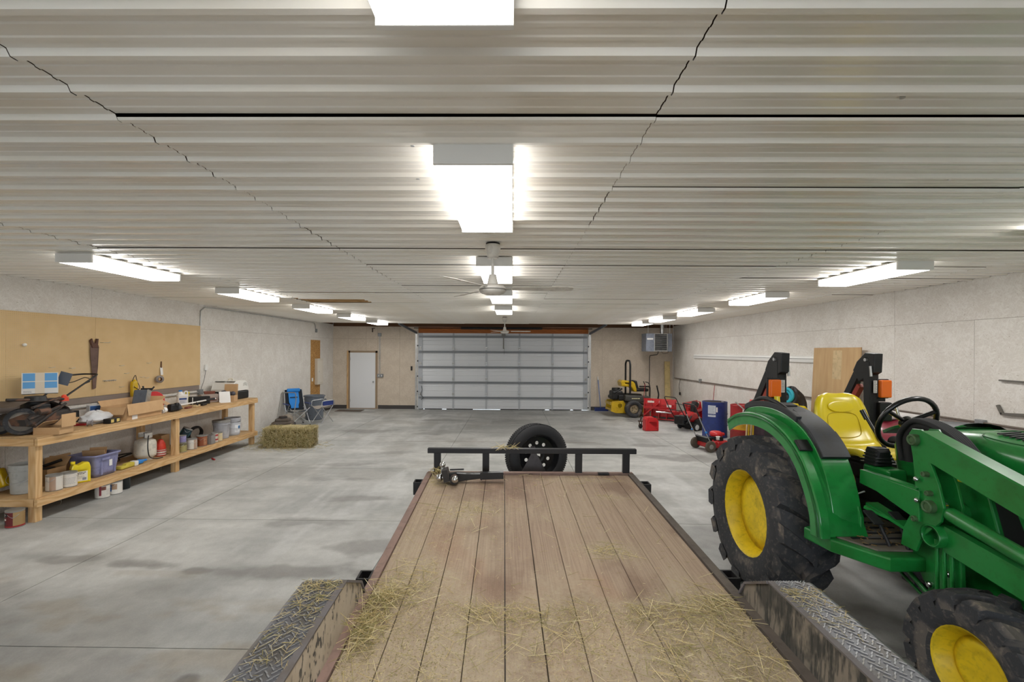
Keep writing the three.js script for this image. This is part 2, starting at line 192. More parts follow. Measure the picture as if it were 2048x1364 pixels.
// ---- ceiling lights
{
  const prof = [[-.175, 0], [-.174, -.066], [-.166, -.074], [.166, -.074], [.174, -.066], [.175, 0]];
  const lensM = new THREE.MeshStandardMaterial({ color: 0xf4f2ec, roughness: .4, emissive: LAMP, emissiveIntensity: LENS_GLOW });
  const spots = [];
  const ords = ['first', 'second', 'third', 'fourth', 'fifth', 'sixth'];
  [[.0, 'the middle row, running off the top edge'], [2.1, 'the middle row, in front of the near ceiling fan'], [4.6, 'the middle row, partly behind the near ceiling fan'], [7.05, 'the middle row, just below the near fan motor'], [9.5, 'the middle row, smallest, above the far fan']].forEach(([z, t]) => spots.push([-.18, z, t]));
  [[4.5, 'largest and nearest'], [6.95, 'second nearest'], [9.4, 'third, next to the open attic hatch'], [11.8, 'fourth, second from the back wall'], [14.15, 'smallest, nearest the back wall']].forEach(([z, t]) => spots.push([-4.27, z, 'the pegboard row, ' + t]));
  [[2.32, 'cut off by the picture edge'], [4.72, 'largest whole one'], [7.15, 'third from the picture edge'], [9.75, 'fourth from the picture edge'], [12.0, 'fifth from the picture edge'], [13.9, 'smallest, above the unit heater']].forEach(([z, t]) => spots.push([4.03, z, 'the tractor side row, ' + t]));
  for (const [x, z, t] of spots) {
    const o = thing('ceiling_light', 'lit white wraparound fixture in ' + t, 'light', [x, YC - .021, -z - .61], 0, 'fluorescent ceiling lights');
    part('housing', [B(.352, .012, 1.2, 0, -.006, 0)], M.white, o);
    const L = part('lens', EX(prof, 1.19, 0, [], 0, -.012, 0), lensM, o); L.castShadow = false;
    for (const s of [-1, 1]) part('end_cap', EX([[-.18, 0], [-.18, -.088], [.18, -.088], [.18, 0]], .022, .003, [], 0, 0, s * .605), M.whitePlastic, o);
    const li = new THREE.RectAreaLight(LAMP, LAMP_POWER, .31, 1.17); li.position.set(x, YC - .021 - .095, -z - .61); li.rotation.x = -PI / 2; li.name = 'lamp_light'; scene.add(li);
  }
}
// ---- overhead door
{
  const w = DOOR1 - DOOR0, cx = (DOOR0 + DOOR1) / 2, z = ZB + .06;
  const d = thing('overhead_door', 'wide closed sectional overhead door of ribbed white steel', 'garage door', [cx, 0, z]);
  const doorM = mat(0xe3e6e9, .5);
  const stileM = mat(0xbcc0c5, .45), n = 5, secH = (DOORH + .02) / n;
  for (let i = 0; i < n; i++) {
    const y0 = .012 + i * secH, ribs = [];
    const pr = [[0, 0]]; for (const t of [.22, .5, .78]) pr.push([secH * t - .012, 0], [secH * t - .006, .008], [secH * t + .006, .008], [secH * t + .012, 0]); pr.push([secH - .003, 0], [secH - .003, -.01], [secH + .014, -.01], [secH + .014, -.03], [0, -.03]);
    const s = part('door_section', EX(pr.map(([y, q]) => [q, y]), w - .02, 0, [], 0, y0, 0, 0, -PI / 2, 0), doorM, d);
    part('strut', [B(w - .1, .06, .045, 0, y0 + secH - .14, .03), B(w - .1, .012, .065, 0, y0 + secH - .105, .04)], mat(0x85898d, .5), s);
    for (let k = 0; k <= 5; k++) { const x = -w / 2 + .1 + k * (w - .2) / 5, e = k === 0 || k === 5; part('stile', B(e ? .15 : .06, secH - .012, .016, x, y0 + secH / 2, .016), stileM, s); if (i) part('hinge', [B(.07, .1, .012, x, y0, .03), CY(.012, .012, .08, x, y0, .045, 0, 0, PI / 2)], M.galv, s); }
  }
  part('bottom_seal', [B(.16, .03, .03, -2.95, .012, 0), B(.62, .03, .03, -2.5, .012, 0), B(.95, .03, .03, -1.55, .012, 0), B(1.6, .03, .03, .72, .012, 0), B(.75, .03, .03, 2.05, .012, 0), B(.3, .03, .03, 2.68, .012, 0)], M.rubberClean, d);
  for (const s of [-1, 1]) { part('track', [B(.06, DOORH + .05, .05, s * (w / 2 + .03), DOORH / 2 + .02, .06), B(.02, DOORH + .05, .03, s * (w / 2 + .075), DOORH / 2 + .02, .02)], M.galv, d); part('upper_track', [beam([s * (w / 2 + .03), DOORH + .03, .08], [s * (w / 2 + .42), DOORH + .3, 1.1], .05, .07), beam([s * (w / 2 + .42), DOORH + .3, 1.05], [s * (w / 2 + .42), DOORH + .6, 1.05], .04, .04)], mat(0x6c6f74, .5), d); part('roller', [0, 1, 2, 3, 4].map(i => CY(.025, .025, .03, s * (w / 2 - .01), .1 + i * secH, .07, 0, 0, PI / 2)), M.dark, d); }
  part('spring_shaft', [bar([-w / 2 - .1, DOORH + .2, .2], [w / 2 + .1, DOORH + .2, .2], .014), bar([-1.5, DOORH + .2, .2], [1.4, DOORH + .2, .2], .04)], M.black, d);
  part('opener_arm', [B(.04, .5, .05, .02, DOORH - .28, .09), B(.14, .1, .05, .02, DOORH - .02, .08)], M.greyPaint, d);
  part('pull_rope', [bar([.05, DOORH - .5, .1], [.04, 2.0, .1], .004)], M.dark, d);
  part('lock_cord', [TU([[-2.93, .85, .05], [-2.9, .7, .07], [-2.95, .55, .06], [-2.86, .42, .07], [-2.94, .35, .05]], .008)], M.dark, d);
}
// ---- walk door
{
  const x = -5.4, z = ZB + .02; const d = struct('door_1', null, null, 'white steel walk door in a wooden frame');
  part('door_leaf', RB(.92, 2.02, .04, .006, x, 1.02, z + .005), mat(0xeceef0, .4), d);
  part('door_frame', [B(.075, 2.09, .05, x - .495, 1.045, z - .01), B(.075, 2.09, .05, x + .495, 1.045, z - .01), B(1.065, .07, .05, x, 2.06, z - .01), B(.95, .03, .1, x, .012, z - .02)], mat(0xa08a70, .7), d);
  part('door_casing', [B(.05, 2.1, .02, x - .545, 1.05, z + .02)], M.pine, d);
  part('knob', [SP(.032, x + .4, .98, z + .075), CY(.012, .012, .05, x + .4, .98, z + .045, PI / 2)], M.steel, d);
  part('hinge', [B(.02, .1, .01, x - .45, 1.8, z + .03), B(.02, .1, .01, x - .45, .3, z + .03)], M.steel, d);
  struct('door_mat', RB(.9, .012, .45, .004, -5.65, .007, -16.25), mat(0x6a6058, .95, { map: grime }), 'dark worn rubber mat in front of the white walk door').userData.kind = 'thing'; scene.children.at(-1).userData.category = 'mat';
}
console.log('room ready');
// ================= left side: workbench and what is on it =================
const canvasTex = (w, h, draw) => { const c = document.createElement('canvas'); c.width = w; c.height = h; const x = c.getContext('2d'); draw(x, w, h); const t = new THREE.CanvasTexture(c); t.colorSpace = THREE.SRGBColorSpace; return t; };
const lines = (x, x0, y0, w, n, dy, col, th = 3) => { x.fillStyle = col; for (let i = 0; i < n; i++) { let p = x0; const e = x0 + w * rnd(.7, 1); while (p < e) { const l = rnd(w * .06, w * .18); x.fillRect(p, y0 + i * dy, l, th); p += l + w * .03; } } };
const printed = (bg, draw) => mat(0xffffff, .6, { map: canvasTex(256, 128, (x, w, h) => { x.fillStyle = bg; x.fillRect(0, 0, w, h); draw(x, w, h); }) });
const wrapUV = (r0, r1, h, y, seg = 28, a0 = 0, a1 = PI * 2) => xf(new THREE.CylinderGeometry(r1, r0, h, seg, 1, true, a0, a1), 0, y, 0);
const LB = {
  white: printed('#dcd6cc', (x, w, h) => { x.fillStyle = '#b59a86'; x.fillRect(0, 0, w * .12, h); x.fillStyle = '#8c2f3a'; x.fillRect(w * .5, 0, w * .05, h * .8); x.fillStyle = '#7a4a3c'; x.fillRect(w * .55, h * .05, w * .1, h * .3); lines(x, w * .66, 40, w * .25, 5, 14, '#8a8a90'); }),
  redBrown: printed('#6b1f20', (x, w, h) => { x.fillStyle = '#a8895c'; x.fillRect(0, 0, w * .25, h); x.fillStyle = '#1d1616'; x.fillRect(w * .35, h * .05, w * .55, h * .25); x.fillRect(w * .4, h * .62, w * .45, h * .22); lines(x, w * .38, 16, w * .48, 2, 12, '#e8e0d8', 7); x.fillStyle = '#e6dfd6'; x.fillRect(w * .37, h * .42, w * .5, h * .1); x.fillStyle = '#a02024'; x.fillRect(0, h * .9, w, h * .1); }),
  whiteBlue: printed('#e2ded6', (x, w, h) => { x.fillStyle = '#2f63ab'; x.fillRect(w * .5, h * .15, w * .5, h * .6); lines(x, w * .55, 30, w * .38, 3, 14, '#f2f2f2', 6); x.fillStyle = '#a98b70'; x.fillRect(0, h * .1, w * .12, h * .5); }),
  navy: printed('#28375f', (x, w, h) => { x.fillStyle = '#d9dbe2'; x.fillRect(w * .2, h * .2, w * .5, h * .2); lines(x, w * .2, 70, w * .5, 3, 14, '#aab2cc'); }),
  copper: printed('#8d4b2c', (x, w, h) => { lines(x, w * .1, 20, w * .75, 6, 17, '#d8b58e', 5); x.fillStyle = '#b23a28'; x.fillRect(w * .5, h * .5, w * .35, h * .25); }),
  olive: printed('#a39a63', (x, w, h) => { x.fillStyle = '#6a6444'; x.fillRect(0, 0, w, h * .25); lines(x, w * .15, 50, w * .6, 4, 16, '#4c4834'); }),
  grey: printed('#8d8884', (x, w, h) => { lines(x, w * .15, 30, w * .6, 5, 16, '#5d5a58'); }),
  redWhite: printed('#d9d2c6', (x, w, h) => { x.fillStyle = '#b03a3c'; x.fillRect(0, h * .1, w, h * .22); x.fillRect(0, h * .62, w, h * .2); lines(x, w * .15, 56, w * .6, 2, 12, '#5a4038'); }),
  cream: printed('#d8c69c', (x, w, h) => { lines(x, w * .2, 30, w * .5, 5, 15, '#8a7a58'); x.fillStyle = '#a7854c'; x.fillRect(w * .6, 0, w * .2, h); }),
  violet: printed('#8d86b4', (x, w, h) => { x.fillStyle = '#c9c6dc'; x.fillRect(w * .2, h * .3, w * .4, h * .3); }),
  teal: printed('#173038', (x, w, h) => { x.fillStyle = '#1d6470'; x.fillRect(w * .15, h * .25, w * .7, h * .5); lines(x, w * .22, 48, w * .5, 3, 15, '#9cc6c8', 5); }),
  buckW: printed('#c8cad0', (x, w, h) => { x.fillStyle = '#eef0f3'; x.fillRect(w * .35, h * .2, w * .35, h * .65); x.fillStyle = '#2f6ea8'; x.fillRect(w * .55, h * .3, w * .15, h * .3); lines(x, w * .38, 70, w * .25, 3, 12, '#808a96'); }),
};
function paintCan(label, pos, r, h, lb, turn = 0, o = {}) {
  const t = thing('paint_can', label, 'paint can', pos, turn, o.group ?? 'paint cans on the lower shelf');
  part('can_body', [LA([[0, 0], [r, 0], [r * 1.02, .004], [r, .01], [r, h - .012], [r * 1.03, h - .006], [r * 1.02, h], [r * .86, h - .002], [r * .84, h - .008], [0, h - .008]])], o.m ?? M.greyPaint, t);
  part('wrap_label', wrapUV(r * 1.006, r * 1.006, h * .86, h * .48), lb, t, { keepUV: 1 });
  part('bail_handle', TU([[-r * 1.03, h * .8, 0], [-r * .8, h * .86, r * .55], [0, h * .62, r * 1.12], [r * .8, h * .86, r * .55], [r * 1.03, h * .8, 0]], .0025, 20, false, 5), M.steel, t);
  return t;
}
function bucket(name, label, pos, r, h, body, lb, turn = 0, lid, group) {
  const t = thing(name, label, 'bucket', pos, turn, group), r0 = r * .86;
  part('bucket_body', LA([[0, 0], [r0, 0], [r0 + .004, .01], [r * .97, h * .78], [r * 1.04, h * .79], [r * 1.04, h * .82], [r * .985, h * .83], [r * 1.04, h * .88], [r * 1.04, h * .91], [r, h * .92], [r * 1.03, h], [r * .98, h], [r * .92, h * .9], [r0 - .01, .012], [0, .012]]), body, t);
  if (lb) part('front_label', wrapUV(r0 + .011, r * .975 + .004, h * .62, h * .42, 24, -1.2, 2.4), lb, t, { keepUV: 1 });
  if (lid) part('lid', LA([[0, h + .012], [r * .95, h + .014], [r * 1.07, h + .01], [r * 1.07, h - .03], [r * 1.05, h - .03]]), lid, t);
  part('bail_handle', TU([[-r * 1.04, h * .85, 0], [-r * .9, h * .5, r * .7], [0, h * .4, r * 1.15], [r * .9, h * .5, r * .7], [r * 1.04, h * .85, 0]], .003, 24, false, 5), M.steel, t);
  return t;
}
const openBox = (w, h, d, t = .004) => [B(w, t, d, 0, t / 2, 0), B(w, h, t, 0, h / 2, d / 2), B(w, h, t, 0, h / 2, -d / 2), B(t, h, d - 2 * t, w / 2 - t / 2, h / 2, 0), B(t, h, d - 2 * t, -w / 2 + t / 2, h / 2, 0)];
// board hinged at an edge: an outline box rotated about its base line
const flap = (w, h, t, x, y, z, rx, ry, rz) => xf(xf(new THREE.BoxGeometry(w, h, t), 0, h / 2, 0), x, y, z, rx, ry, rz);

const BX = -5.72, BT = 1.03, ST = .29, BZ0 = -5.56, BZ1 = -10.44; // bench front, top, shelf top, ends
{
  const b = thing('workbench', 'long wooden workbench with lower shelf along the pegboard wall', 'workbench', [0, 0, 0]);
  const L = BZ0 - BZ1, zc = (BZ0 + BZ1) / 2, xb = XL + .03, w = BX - xb, xc = (BX + xb) / 2;
  for (const s of [0, 1]) part('bench_top', B(w + .02, .018, L / 2 - .003, xc, BT - .009, BZ0 - L * (.25 + .5 * s)), M.ply, b);
  for (const s of [0, 1]) part('shelf_board', B(w - .02, .016, L / 2 - .003, xc, ST - .008, BZ0 - L * (.25 + .5 * s)), M.ply, b);
  part('front_rail', [B(.038, .089, L / 2 - .002, BX, BT - .064, BZ0 - L * .25)], M.pineX, b); part('front_rail', [B(.038, .089, L / 2 - .002, BX, BT - .064, BZ0 - L * .75)], M.pineX, b);
  part('end_rail', B(w - .02, .089, .038, xc - .02, BT - .064, BZ0 - .019), M.pineX, b); part('end_rail', B(w - .02, .089, .038, xc - .02, BT - .064, BZ1 + .019), M.pineX, b);
  part('back_rail', B(.038, .089, L, xb + .02, BT - .064, zc), M.pineX, b);
  part('shelf_rail', B(.038, .089, L / 2 - .002, BX, ST - .055, BZ0 - L * .25), M.pineX, b); part('shelf_rail', B(.038, .089, L / 2 - .002, BX, ST - .055, BZ0 - L * .75), M.pineX, b);
  part('shelf_end_rail', B(w - .02, .089, .038, xc - .02, ST - .055, BZ0 - .019), M.pineX, b); part('shelf_end_rail', B(w - .02, .089, .038, xc - .02, ST - .055, BZ1 + .019), M.pineX, b);
  part('shelf_back_rail', B(.038, .089, L, xb + .02, ST - .055, zc), M.pineX, b);
  for (const z of [BZ0 - .06, zc + .02, BZ1 + .1]) { part('leg', RB(.089, BT - .1, .089, .004, BX - .066, (BT - .1) / 2, z), M.pine, b); part('leg', RB(.089, BT - .1, .089, .004, xb + .085, (BT - .1) / 2, z), M.pine, b); }
}
// pegboard: two sheets with drilled holes, held off the wall
{
  const holes = tex(64, 64, (u, v) => { const d = Math.hypot(u - .5, v - .5); return ss(.13, .17, d); }, { raw: 1, size: .0254 });
  const pg = tex(256, 256, (u, v) => mix(hex(0xd6b582), hex(0xe2c493), fbm(u, v, 5, 5, 5, 301)), { size: .9 });
  const pm = mat(0xffffff, .7, { map: pg, alphaMap: holes }); pm.transparent = true;
  [[-5.96, 'tan pegboard sheet above the mower on the bench'], [-8.4, 'tan pegboard sheet with the yellow coil and tape roll']].forEach(([z, l]) => { const t = thing('pegboard', l, 'pegboard', [XL + .036, 1.98, z], 0, 'pegboard sheets'); part('hole_board', B(.005, 1.22, 2.436, 0, 0, 0), pm, t, { u: 0, v: 0 }); part('batten', [B(.018, .05, 2.43, -.012, .58, 0), B(.018, .05, 2.43, -.012, -.58, 0)], M.brown, t); });
  const rail = solo('ledger_strip', 'dark board edge running under the pegboard', 'board', B(.02, .09, 4.7, 0, 0, 0), mat(0x8a7d74, .7), [XL + .024, 1.32, -7.25]);
}
// two-man saw and small things on the pegboard
{
  const t = thing('hand_saw', 'long rusty brown crosscut saw hanging on the pegboard seam', 'saw', [XL + .06, 1.86, -7.14]);
  part('blade', EX([[-.075, .3], [.07, .3], [.075, .25], [.06, -.05], [.02, -.37], [-.025, -.38], [-.03, -.2], [-.065, .1]], .004, 0, [], 0, 0, 0, 0, PI / 2, 0), mat(0x6e5750, .7, { map: grime }), t);
  part('teeth', Array.from({ length: 34 }, (_, i) => EX([[0, 0], [.014, .007], [0, .014]], .004, 0, [], 0, -.36 + i * .019, -.025 - .0012 * i, 0, PI / 2, 0)), mat(0x6e5750, .7), t);
  part('saw_handle', EX([[-.05, .26], [-.08, .37], [-.05, .4], [-.03, .34], [.01, .33], [.03, .4], [.06, .4], [.05, .3], [.07, .26]], .03, .006, [], 0, 0, 0, 0, PI / 2, 0), mat(0x5a3b2e, .7), t);
  const hook = solo('peg_hook', 'thin wire hook beside the crosscut saw handle', 'hook', pipe([[0, 0, 0], [.05, 0, 0], [.06, 0, -.1], [.06, .02, -.12]], .003, .01, 5), M.steel, [XL + .04, 2.2, -7.26]);
  const y = thing('rope_coil', 'yellow bottle-shaped coil hanging from a loop on the pegboard', 'rope', [XL + .1, 1.44, -7.85]);
  part('coil_body', LA([[0, -.15], [.045, -.15], [.055, -.1], [.05, -.02], [.055, .03], [.05, .1], [.03, .14], [0, .15]]), M.yellow, y);
  part('cord', [TU([[.01, .12, .05], [.02, .22, 0], [.01, .12, -.05], [.05, 0, -.06], [.058, -.05, .02], [.05, -.12, .04]], .005), TU([[.04, .03, .05], [.065, -.03, -.02], [.05, -.06, -.05]], .005)], M.dark, y);
  const r = thing('tape_roll', 'grey tape roll on a peg hanging below a white tag', 'tape', [XL + .1, 1.56, -8.42]);
  part('roll', LA([[.035, -.025], [.065, -.025], [.065, .025], [.035, .025], [.035, -.025]], 0, 0, 0, 0, -.5, PI / 2), mat(0x8d8580, .5), r); part('core', LA([[.03, -.026], [.036, -.026], [.036, .026], [.03, .026], [.03, -.026]], 0, 0, 0, 0, -.5, PI / 2), M.brown, r);
  const g = thing('tag_strap', 'white tag on a brown strap hung on the pegboard', 'tag', [XL + .05, 1.72, -8.53]);
  part('strap', B(.006, .12, .025, 0, .1, 0), M.brown, g); part('tag', RB(.005, .14, .06, .002, .006, -.02, 0, 0, 0, .1), M.paper, g);
  const nubs = [[2.15, -6.1], [1.84, -6.45], [1.82, -6.75], [1.83, -7.62], [1.7, -7.72], [1.48, -7.62], [1.86, -8.2], [1.62, -8.05], [1.6, -8.15]];
  nubs.forEach(([yy, z], i) => solo('peg_hook', ['white round knob peg near the left end of the pegboard', 'bent wire peg above the blue striped box', 'bent wire peg between box and crosscut saw', 'small peg right of the saw blade', 'small peg left of the yellow coil, upper', 'small peg left of the yellow coil, lower', 'small peg left of the white tag', 'small peg above the yellow coil, left one', 'small peg above the yellow coil, right one'][i], 'hook', i ? pipe([[0, 0, 0], [.04, -.005, 0], [.045, .005, -.05]], .003, .008, 5) : [SP(.022, .03, 0, 0), CY(.01, .01, .03, .012, 0, 0, 0, 0, PI / 2)], i ? M.steel : M.whitePlastic, [XL + .038, yy, z], 0, 'pegs on the pegboard'));
  const rack = thing('hook_rack', 'thin wire rack of small hooks right of the saw tip', 'hook rack', [XL + .04, 1.6, -7.42]);
  part('rail', bar([0.01, 0, .12], [0.01, 0, -.12], .004), M.steel, rack); for (let i = 0; i < 6; i++) part('hook', pipe([[.01, 0, .1 - i * .04], [.03, -.02, .1 - i * .04], [.035, .01, .1 - i * .04]], .003, .01, 5), M.steel, rack);
}
// conduits, outlets and electrics on the left wall
{
  const c = thing('conduit', 'steel conduit dropping from ceiling to the pegboard corner', 'conduit', [0, 0, 0]);
  part('pipe', pipe([[XL + .03, 2.6, -9.64], [XL + .03, 2.98, -9.64], [XL + .05, 3.0, -10], [XL + .05, 3.0, -15.25], [XL + .03, 2.8, -15.34]], .013, .1), M.galv, c);
  part('junction_box', RB(.05, .12, .07, .006, XL + .04, 2.75, -15.36), M.greyBox, c);
  const k = thing('conduit', 'horizontal conduit with steel outlet boxes below the pegboard', 'conduit', [0, 0, 0]);
  part('pipe', pipe([[XL + .04, 1.22, -6.0], [XL + .04, 1.22, -9.62]], .012), M.galv, k);
  for (const z of [-6.55, -7.3, -9.62]) { const b = part('outlet_box', RB(.055, .115, .11, .006, XL + .045, 1.22, z), M.greyBox, k); if (z > -8) part('socket', [CY(.018, .018, .006, XL + .074, 1.245, z, 0, 0, PI / 2), CY(.018, .018, .006, XL + .074, 1.195, z, 0, 0, PI / 2)], M.whitePlastic, b); }
  const o = thing('wall_outlet', 'white wall timer plug with thin cord right of the pegboard', 'outlet', [XL + .015, 1.72, -9.82]);
  part('plate', RB(.03, .12, .08, .008, .015, 0, 0), M.whitePlastic, o); part('cord', TU([[.03, -.05, .03], [.04, -.25, .1], [.03, -.45, .18], [.05, -.5, .2]], .004), M.dark, o);
  const p = thing('electrical_panel', 'beige breaker panel on a strip of bare strand board', 'panel', [XL + .013, 0, -15.5]);
  part('backing_board', B(.012, 2.4, .72, .007, 1.24, .15), M.osb, p); const bx = part('panel_box', RB(.1, .86, .44, .008, .063, 1.4, 0), mat(0xd4ccbd, .5), p); part('panel_door', RB(.01, .72, .34, .004, .118, 1.4, 0), mat(0xdad2c4, .45), bx); part('latch', B(.008, .05, .02, .127, 1.4, .13), M.galv, bx);
  part('small_outlet', RB(.02, .11, .07, .005, .024, 1.15, .42), M.whitePlastic, p);
  const e = thing('conduit', 'conduit with switch boxes beside the white walk door', 'conduit', [-4.79, 0, ZB + .012]);
  part('pipe', [pipe([[-.012, 2.66, .03], [-.012, 1.26, .03]], .011), pipe([[.022, 2.66, .03], [.022, 1.26, .03]], .009)], M.galv, e); part('upper_box', RB(.12, .12, .06, .008, 0, 2.68, .032), M.greyBox, e); const sb = part('switch_box', RB(.22, .12, .06, .008, .03, 1.2, .032), M.greyBox, e); for (const q of [-.01, .09]) part('switch', B(.03, .06, .012, q, 1.2, .068), M.whitePlastic, sb);
  solo('door_button', 'small black opener button beside the overhead door', 'button', [RB(.06, .15, .03, .006, 0, 0, .015), CY(.014, .014, .01, 0, .03, .034, PI / 2)], M.black, [-3.63, 1.47, ZB + .013]);
  solo('bracket', 'small dark bracket under the ceiling above the walk door', 'bracket', [B(.03, .14, .05, 0, 0, .03), B(.1, .02, .05, .03, .07, .03)], M.rust, [-5.05, 2.84, ZB + .013]);
}
console.log('bench ready');
// ---- things on the bench top
{
  // dusty push mower folded up at the near end
  const m = thing('push_mower', 'dusty black folded push mower lying on the near bench end', 'lawn mower', [-6.1, BT, -5.94]);
  part('deck', [xf(EX([[-.3, .06], [-.32, .14], [-.24, .2], [.24, .22], [.34, .14], [.33, .05], [.1, .03], [-.16, .03]], .42, .03), 0, .06, 0, 0, PI / 2, 0)], M.rust, m);
  const eng = part('engine', [CY(.13, .15, .14, 0, .33, .02), CY(.1, .12, .06, 0, .43, .02), RB(.14, .1, .16, .02, .12, .32, .08), RB(.1, .12, .2, .03, -.12, .34, -.06), B(.05, .05, .3, .16, .26, -.1)], M.black, m);
  part('muffler', [CY(.045, .045, .14, .2, .28, .12, PI / 2)], M.rust, eng);
  part('grass_chute', [xf(patch([[[-.2, .1, -.3], [.2, .1, -.3]], [[-.22, .28, -.2], [.22, .28, -.2]], [[-.2, .38, .0], [.2, .38, .0]], [[-.18, .4, .28], [.18, .4, .28]], [[-.15, .34, .42], [.15, .34, .42]]]), 0, .02, 0)], mat(0x6d625a, .85, { map: dusty }), m);
  part('bar_linkage', [bar([.2, .2, .3], [.22, .32, -.08], .02), bar([.24, .12, .26], [.2, .35, -.18], .016), bar([.2, .34, .25], [.1, .42, -.2], .018), bar([-.05, .44, .32], [.15, .4, -.25], .02)], M.rust, m);
  part('red_cap', [CY(.045, .05, .05, .12, .4, -.24), SP(.03, .12, .43, -.24)], mat(0xe2492a, .45), m);
  for (const [x, y, z, r, ry] of [[.06, .17, .24, .165, -.9], [-.2, .13, .26, .12, -.5], [.16, .12, -.16, .13, 0], [-.2, .12, -.2, .12, 0]]) { const w = part('wheel', LA([[r * .72, -.03], [r * .93, -.035], [r, -.02], [r, .02], [r * .93, .035], [r * .72, .03], [r * .72, -.03]], x, y, z, 0, ry, PI / 2), M.rubber, m); part('wheel_hub', [LA([[0, -.012], [r * .3, -.014], [r * .35, -.004], [r * .74, -.01], [r * .74, .01], [r * .3, .014], [0, .02]], x, y, z, 0, ry, PI / 2)], mat(0x8b857e, .7, { map: grime }), w); }
  part('handle', [pipe([[-.18, .38, -.18], [-.2, .44, -.3], [-.22, .62, -.5], [-.24, .69, -.62], [-.24, .7, -.9], [-.03, .7, -.91], [-.01, .68, -.86], [.02, .42, -.36], [.06, .34, -.24]], .012, .05)], M.black, m);
  part('brake_bail', [pipe([[-.05, .64, -.8], [-.1, .66, -.78], [-.18, .6, -.7], [-.2, .58, -.6]], .006, .02), pipe([[0, .6, -.75], [.0, .56, -.62]], .008)], M.dark, m);
  // blue and white taped box on top of it
  const tb = mat(0xffffff, .6, { map: canvasTex(256, 200, (x, w, h) => { x.fillStyle = '#d9d6d0'; x.fillRect(0, 0, w, h); x.fillStyle = '#5f9fd4'; x.fillRect(8, 6, w - 16, h * .72); x.fillStyle = '#d8cbb6'; x.fillRect(w * .36, 0, w * .26, h); x.fillStyle = '#e2d8c6'; x.fillRect(0, h * .4, w, 8); lines(x, w * .05, h * .88, w * .25, 2, 8, '#6a6a70', 3); }) });
  const bx = thing('carton', 'blue and white carton with cream tape on the folded mower', 'box', [-6.18, BT + .475, -6.06], .78); bx.rotation.x = -.12;
  part('carton_box', B(.34, .27, .16, 0, .14, 0), tb, bx, { keepUV: 1 }); part('open_flap', B(.14, .17, .004, .23, .2, -.05, 0, -.5, -.35), mat(0x5e636c, .7), bx);
  // open small carton
  const sc = thing('small_carton', 'small open brown carton at the near bench corner', 'box', [-5.8, BT, -5.86], .1); sc.scale.setScalar(1.25);
  part('carton_body', openBox(.24, .07, .17), M.card, sc); part('flap', [flap(.22, .11, .004, 0, .07, -.085, -.9, 0, 0)], M.card, sc); part('flap', [flap(.17, .13, .004, .12, .07, 0, 0, PI / 2, 0).translate(.02, 0, 0)], M.card, sc); part('flap', flap(.17, .12, .004, -.12, .05, 0, -.9, -PI / 2, 0), M.card, sc); part('grey_lining', B(.18, .03, .12, 0, .03, 0), mat(0x707079, .6), sc);
  solo('level_bar', 'long dull red metal bar lying across the bench', 'tool', [RB(.05, .03, .62, .008, 0, .016, 0), RB(.06, .035, .08, .01, 0, .019, .28)], M.redDull, [-6.24, BT, -6.36], -1.2);
  const bp = thing('blister_pack', 'small black picture-fronted pack standing behind the red bar', 'package', [-6.4, BT, -6.72], .9);
  part('pack', RB(.17, .17, .05, .006, 0, .085, 0), M.black, bp); part('pack_print', B(.14, .13, .002, 0, .085, .027), mat(0xffffff, .5, { map: canvasTex(128, 128, (x, w, h) => { x.fillStyle = '#2b2927'; x.fillRect(0, 0, w, h); x.fillStyle = '#8d6a48'; x.fillRect(8, 20, 60, 40); x.fillStyle = '#46503c'; x.fillRect(60, 30, 50, 40); x.fillStyle = '#cfc8be'; x.fillRect(6, 84, 116, 34); lines(x, 12, 92, 90, 2, 12, '#39363a', 5); }) }), bp, { keepUV: 1 });
  // plastic bag
  { const g = new THREE.SphereGeometry(1, 40, 26), p = g.attributes.position; for (let i = 0; i < p.count; i++) { const v = V().fromBufferAttribute(p, i), n = 1 + .35 * (fbm(Math.atan2(v.z, v.x) / 6.283 + .5, v.y * .5 + .5, 6, 5, 4, 401) - .5) * 2; v.multiplyScalar(n); p.setXYZ(i, v.x * .13, Math.max(0, v.y * .1 + .075), v.z * .24); } g.computeVertexNormals(); solo('plastic_bag', 'crumpled white plastic bag on the bench front edge', 'bag', g, phys(0xe9ebee, .45, { transmission: .25, thickness: 0 }), [-6.0, BT, -6.69], .1); }
  const ch = thing('battery_pack', 'black box with pale yellow markings beside the white bag', 'box', [-5.8, BT, -6.72], .1);
  part('pack', RB(.1, .07, .2, .008, 0, .035, 0), M.black, ch); for (const q of [.06, -.05]) part('print', B(.003, .045, .055, .051, .036, q), mat(0xd9c070, .6), ch);
  const sp = solo('tape_spool', 'small dark spool in front of the white bag', 'spool', LA([[.014, -.03], [.045, -.03], [.045, -.022], [.03, -.02], [.03, .02], [.045, .022], [.045, .03], [.014, .03], [.014, -.03]], 0, .045, 0, 0, .6, PI / 2), mat(0x8f8a8c, .4), [-5.85, BT, -6.42]);
  const bb = thing('blue_carton', 'small blue carton standing behind the white bag', 'box', [-6.34, BT, -7.05], 1.1);
  part('carton_box', RB(.18, .22, .1, .003, 0, .11, 0), mat(0xd6dbe2, .6), bb); part('carton_print', B(.165, .2, .002, 0, .11, .051), mat(0xffffff, .5, { map: canvasTex(128, 128, (x, w, h) => { x.fillStyle = '#3f6fb4'; x.fillRect(0, 0, w, h); x.fillStyle = '#26406e'; x.beginPath(); x.arc(60, 40, 18, 0, 7); x.fill(); x.fillStyle = '#a9c2e4'; x.fillRect(20, 88, 70, 20); }) }), bb, { keepUV: 1 });
  // long shallow carton with dropped front flap
  const lb = thing('long_carton', 'long open brown carton with its front flap hanging down', 'box', [-5.98, BT, -7.31], .06);
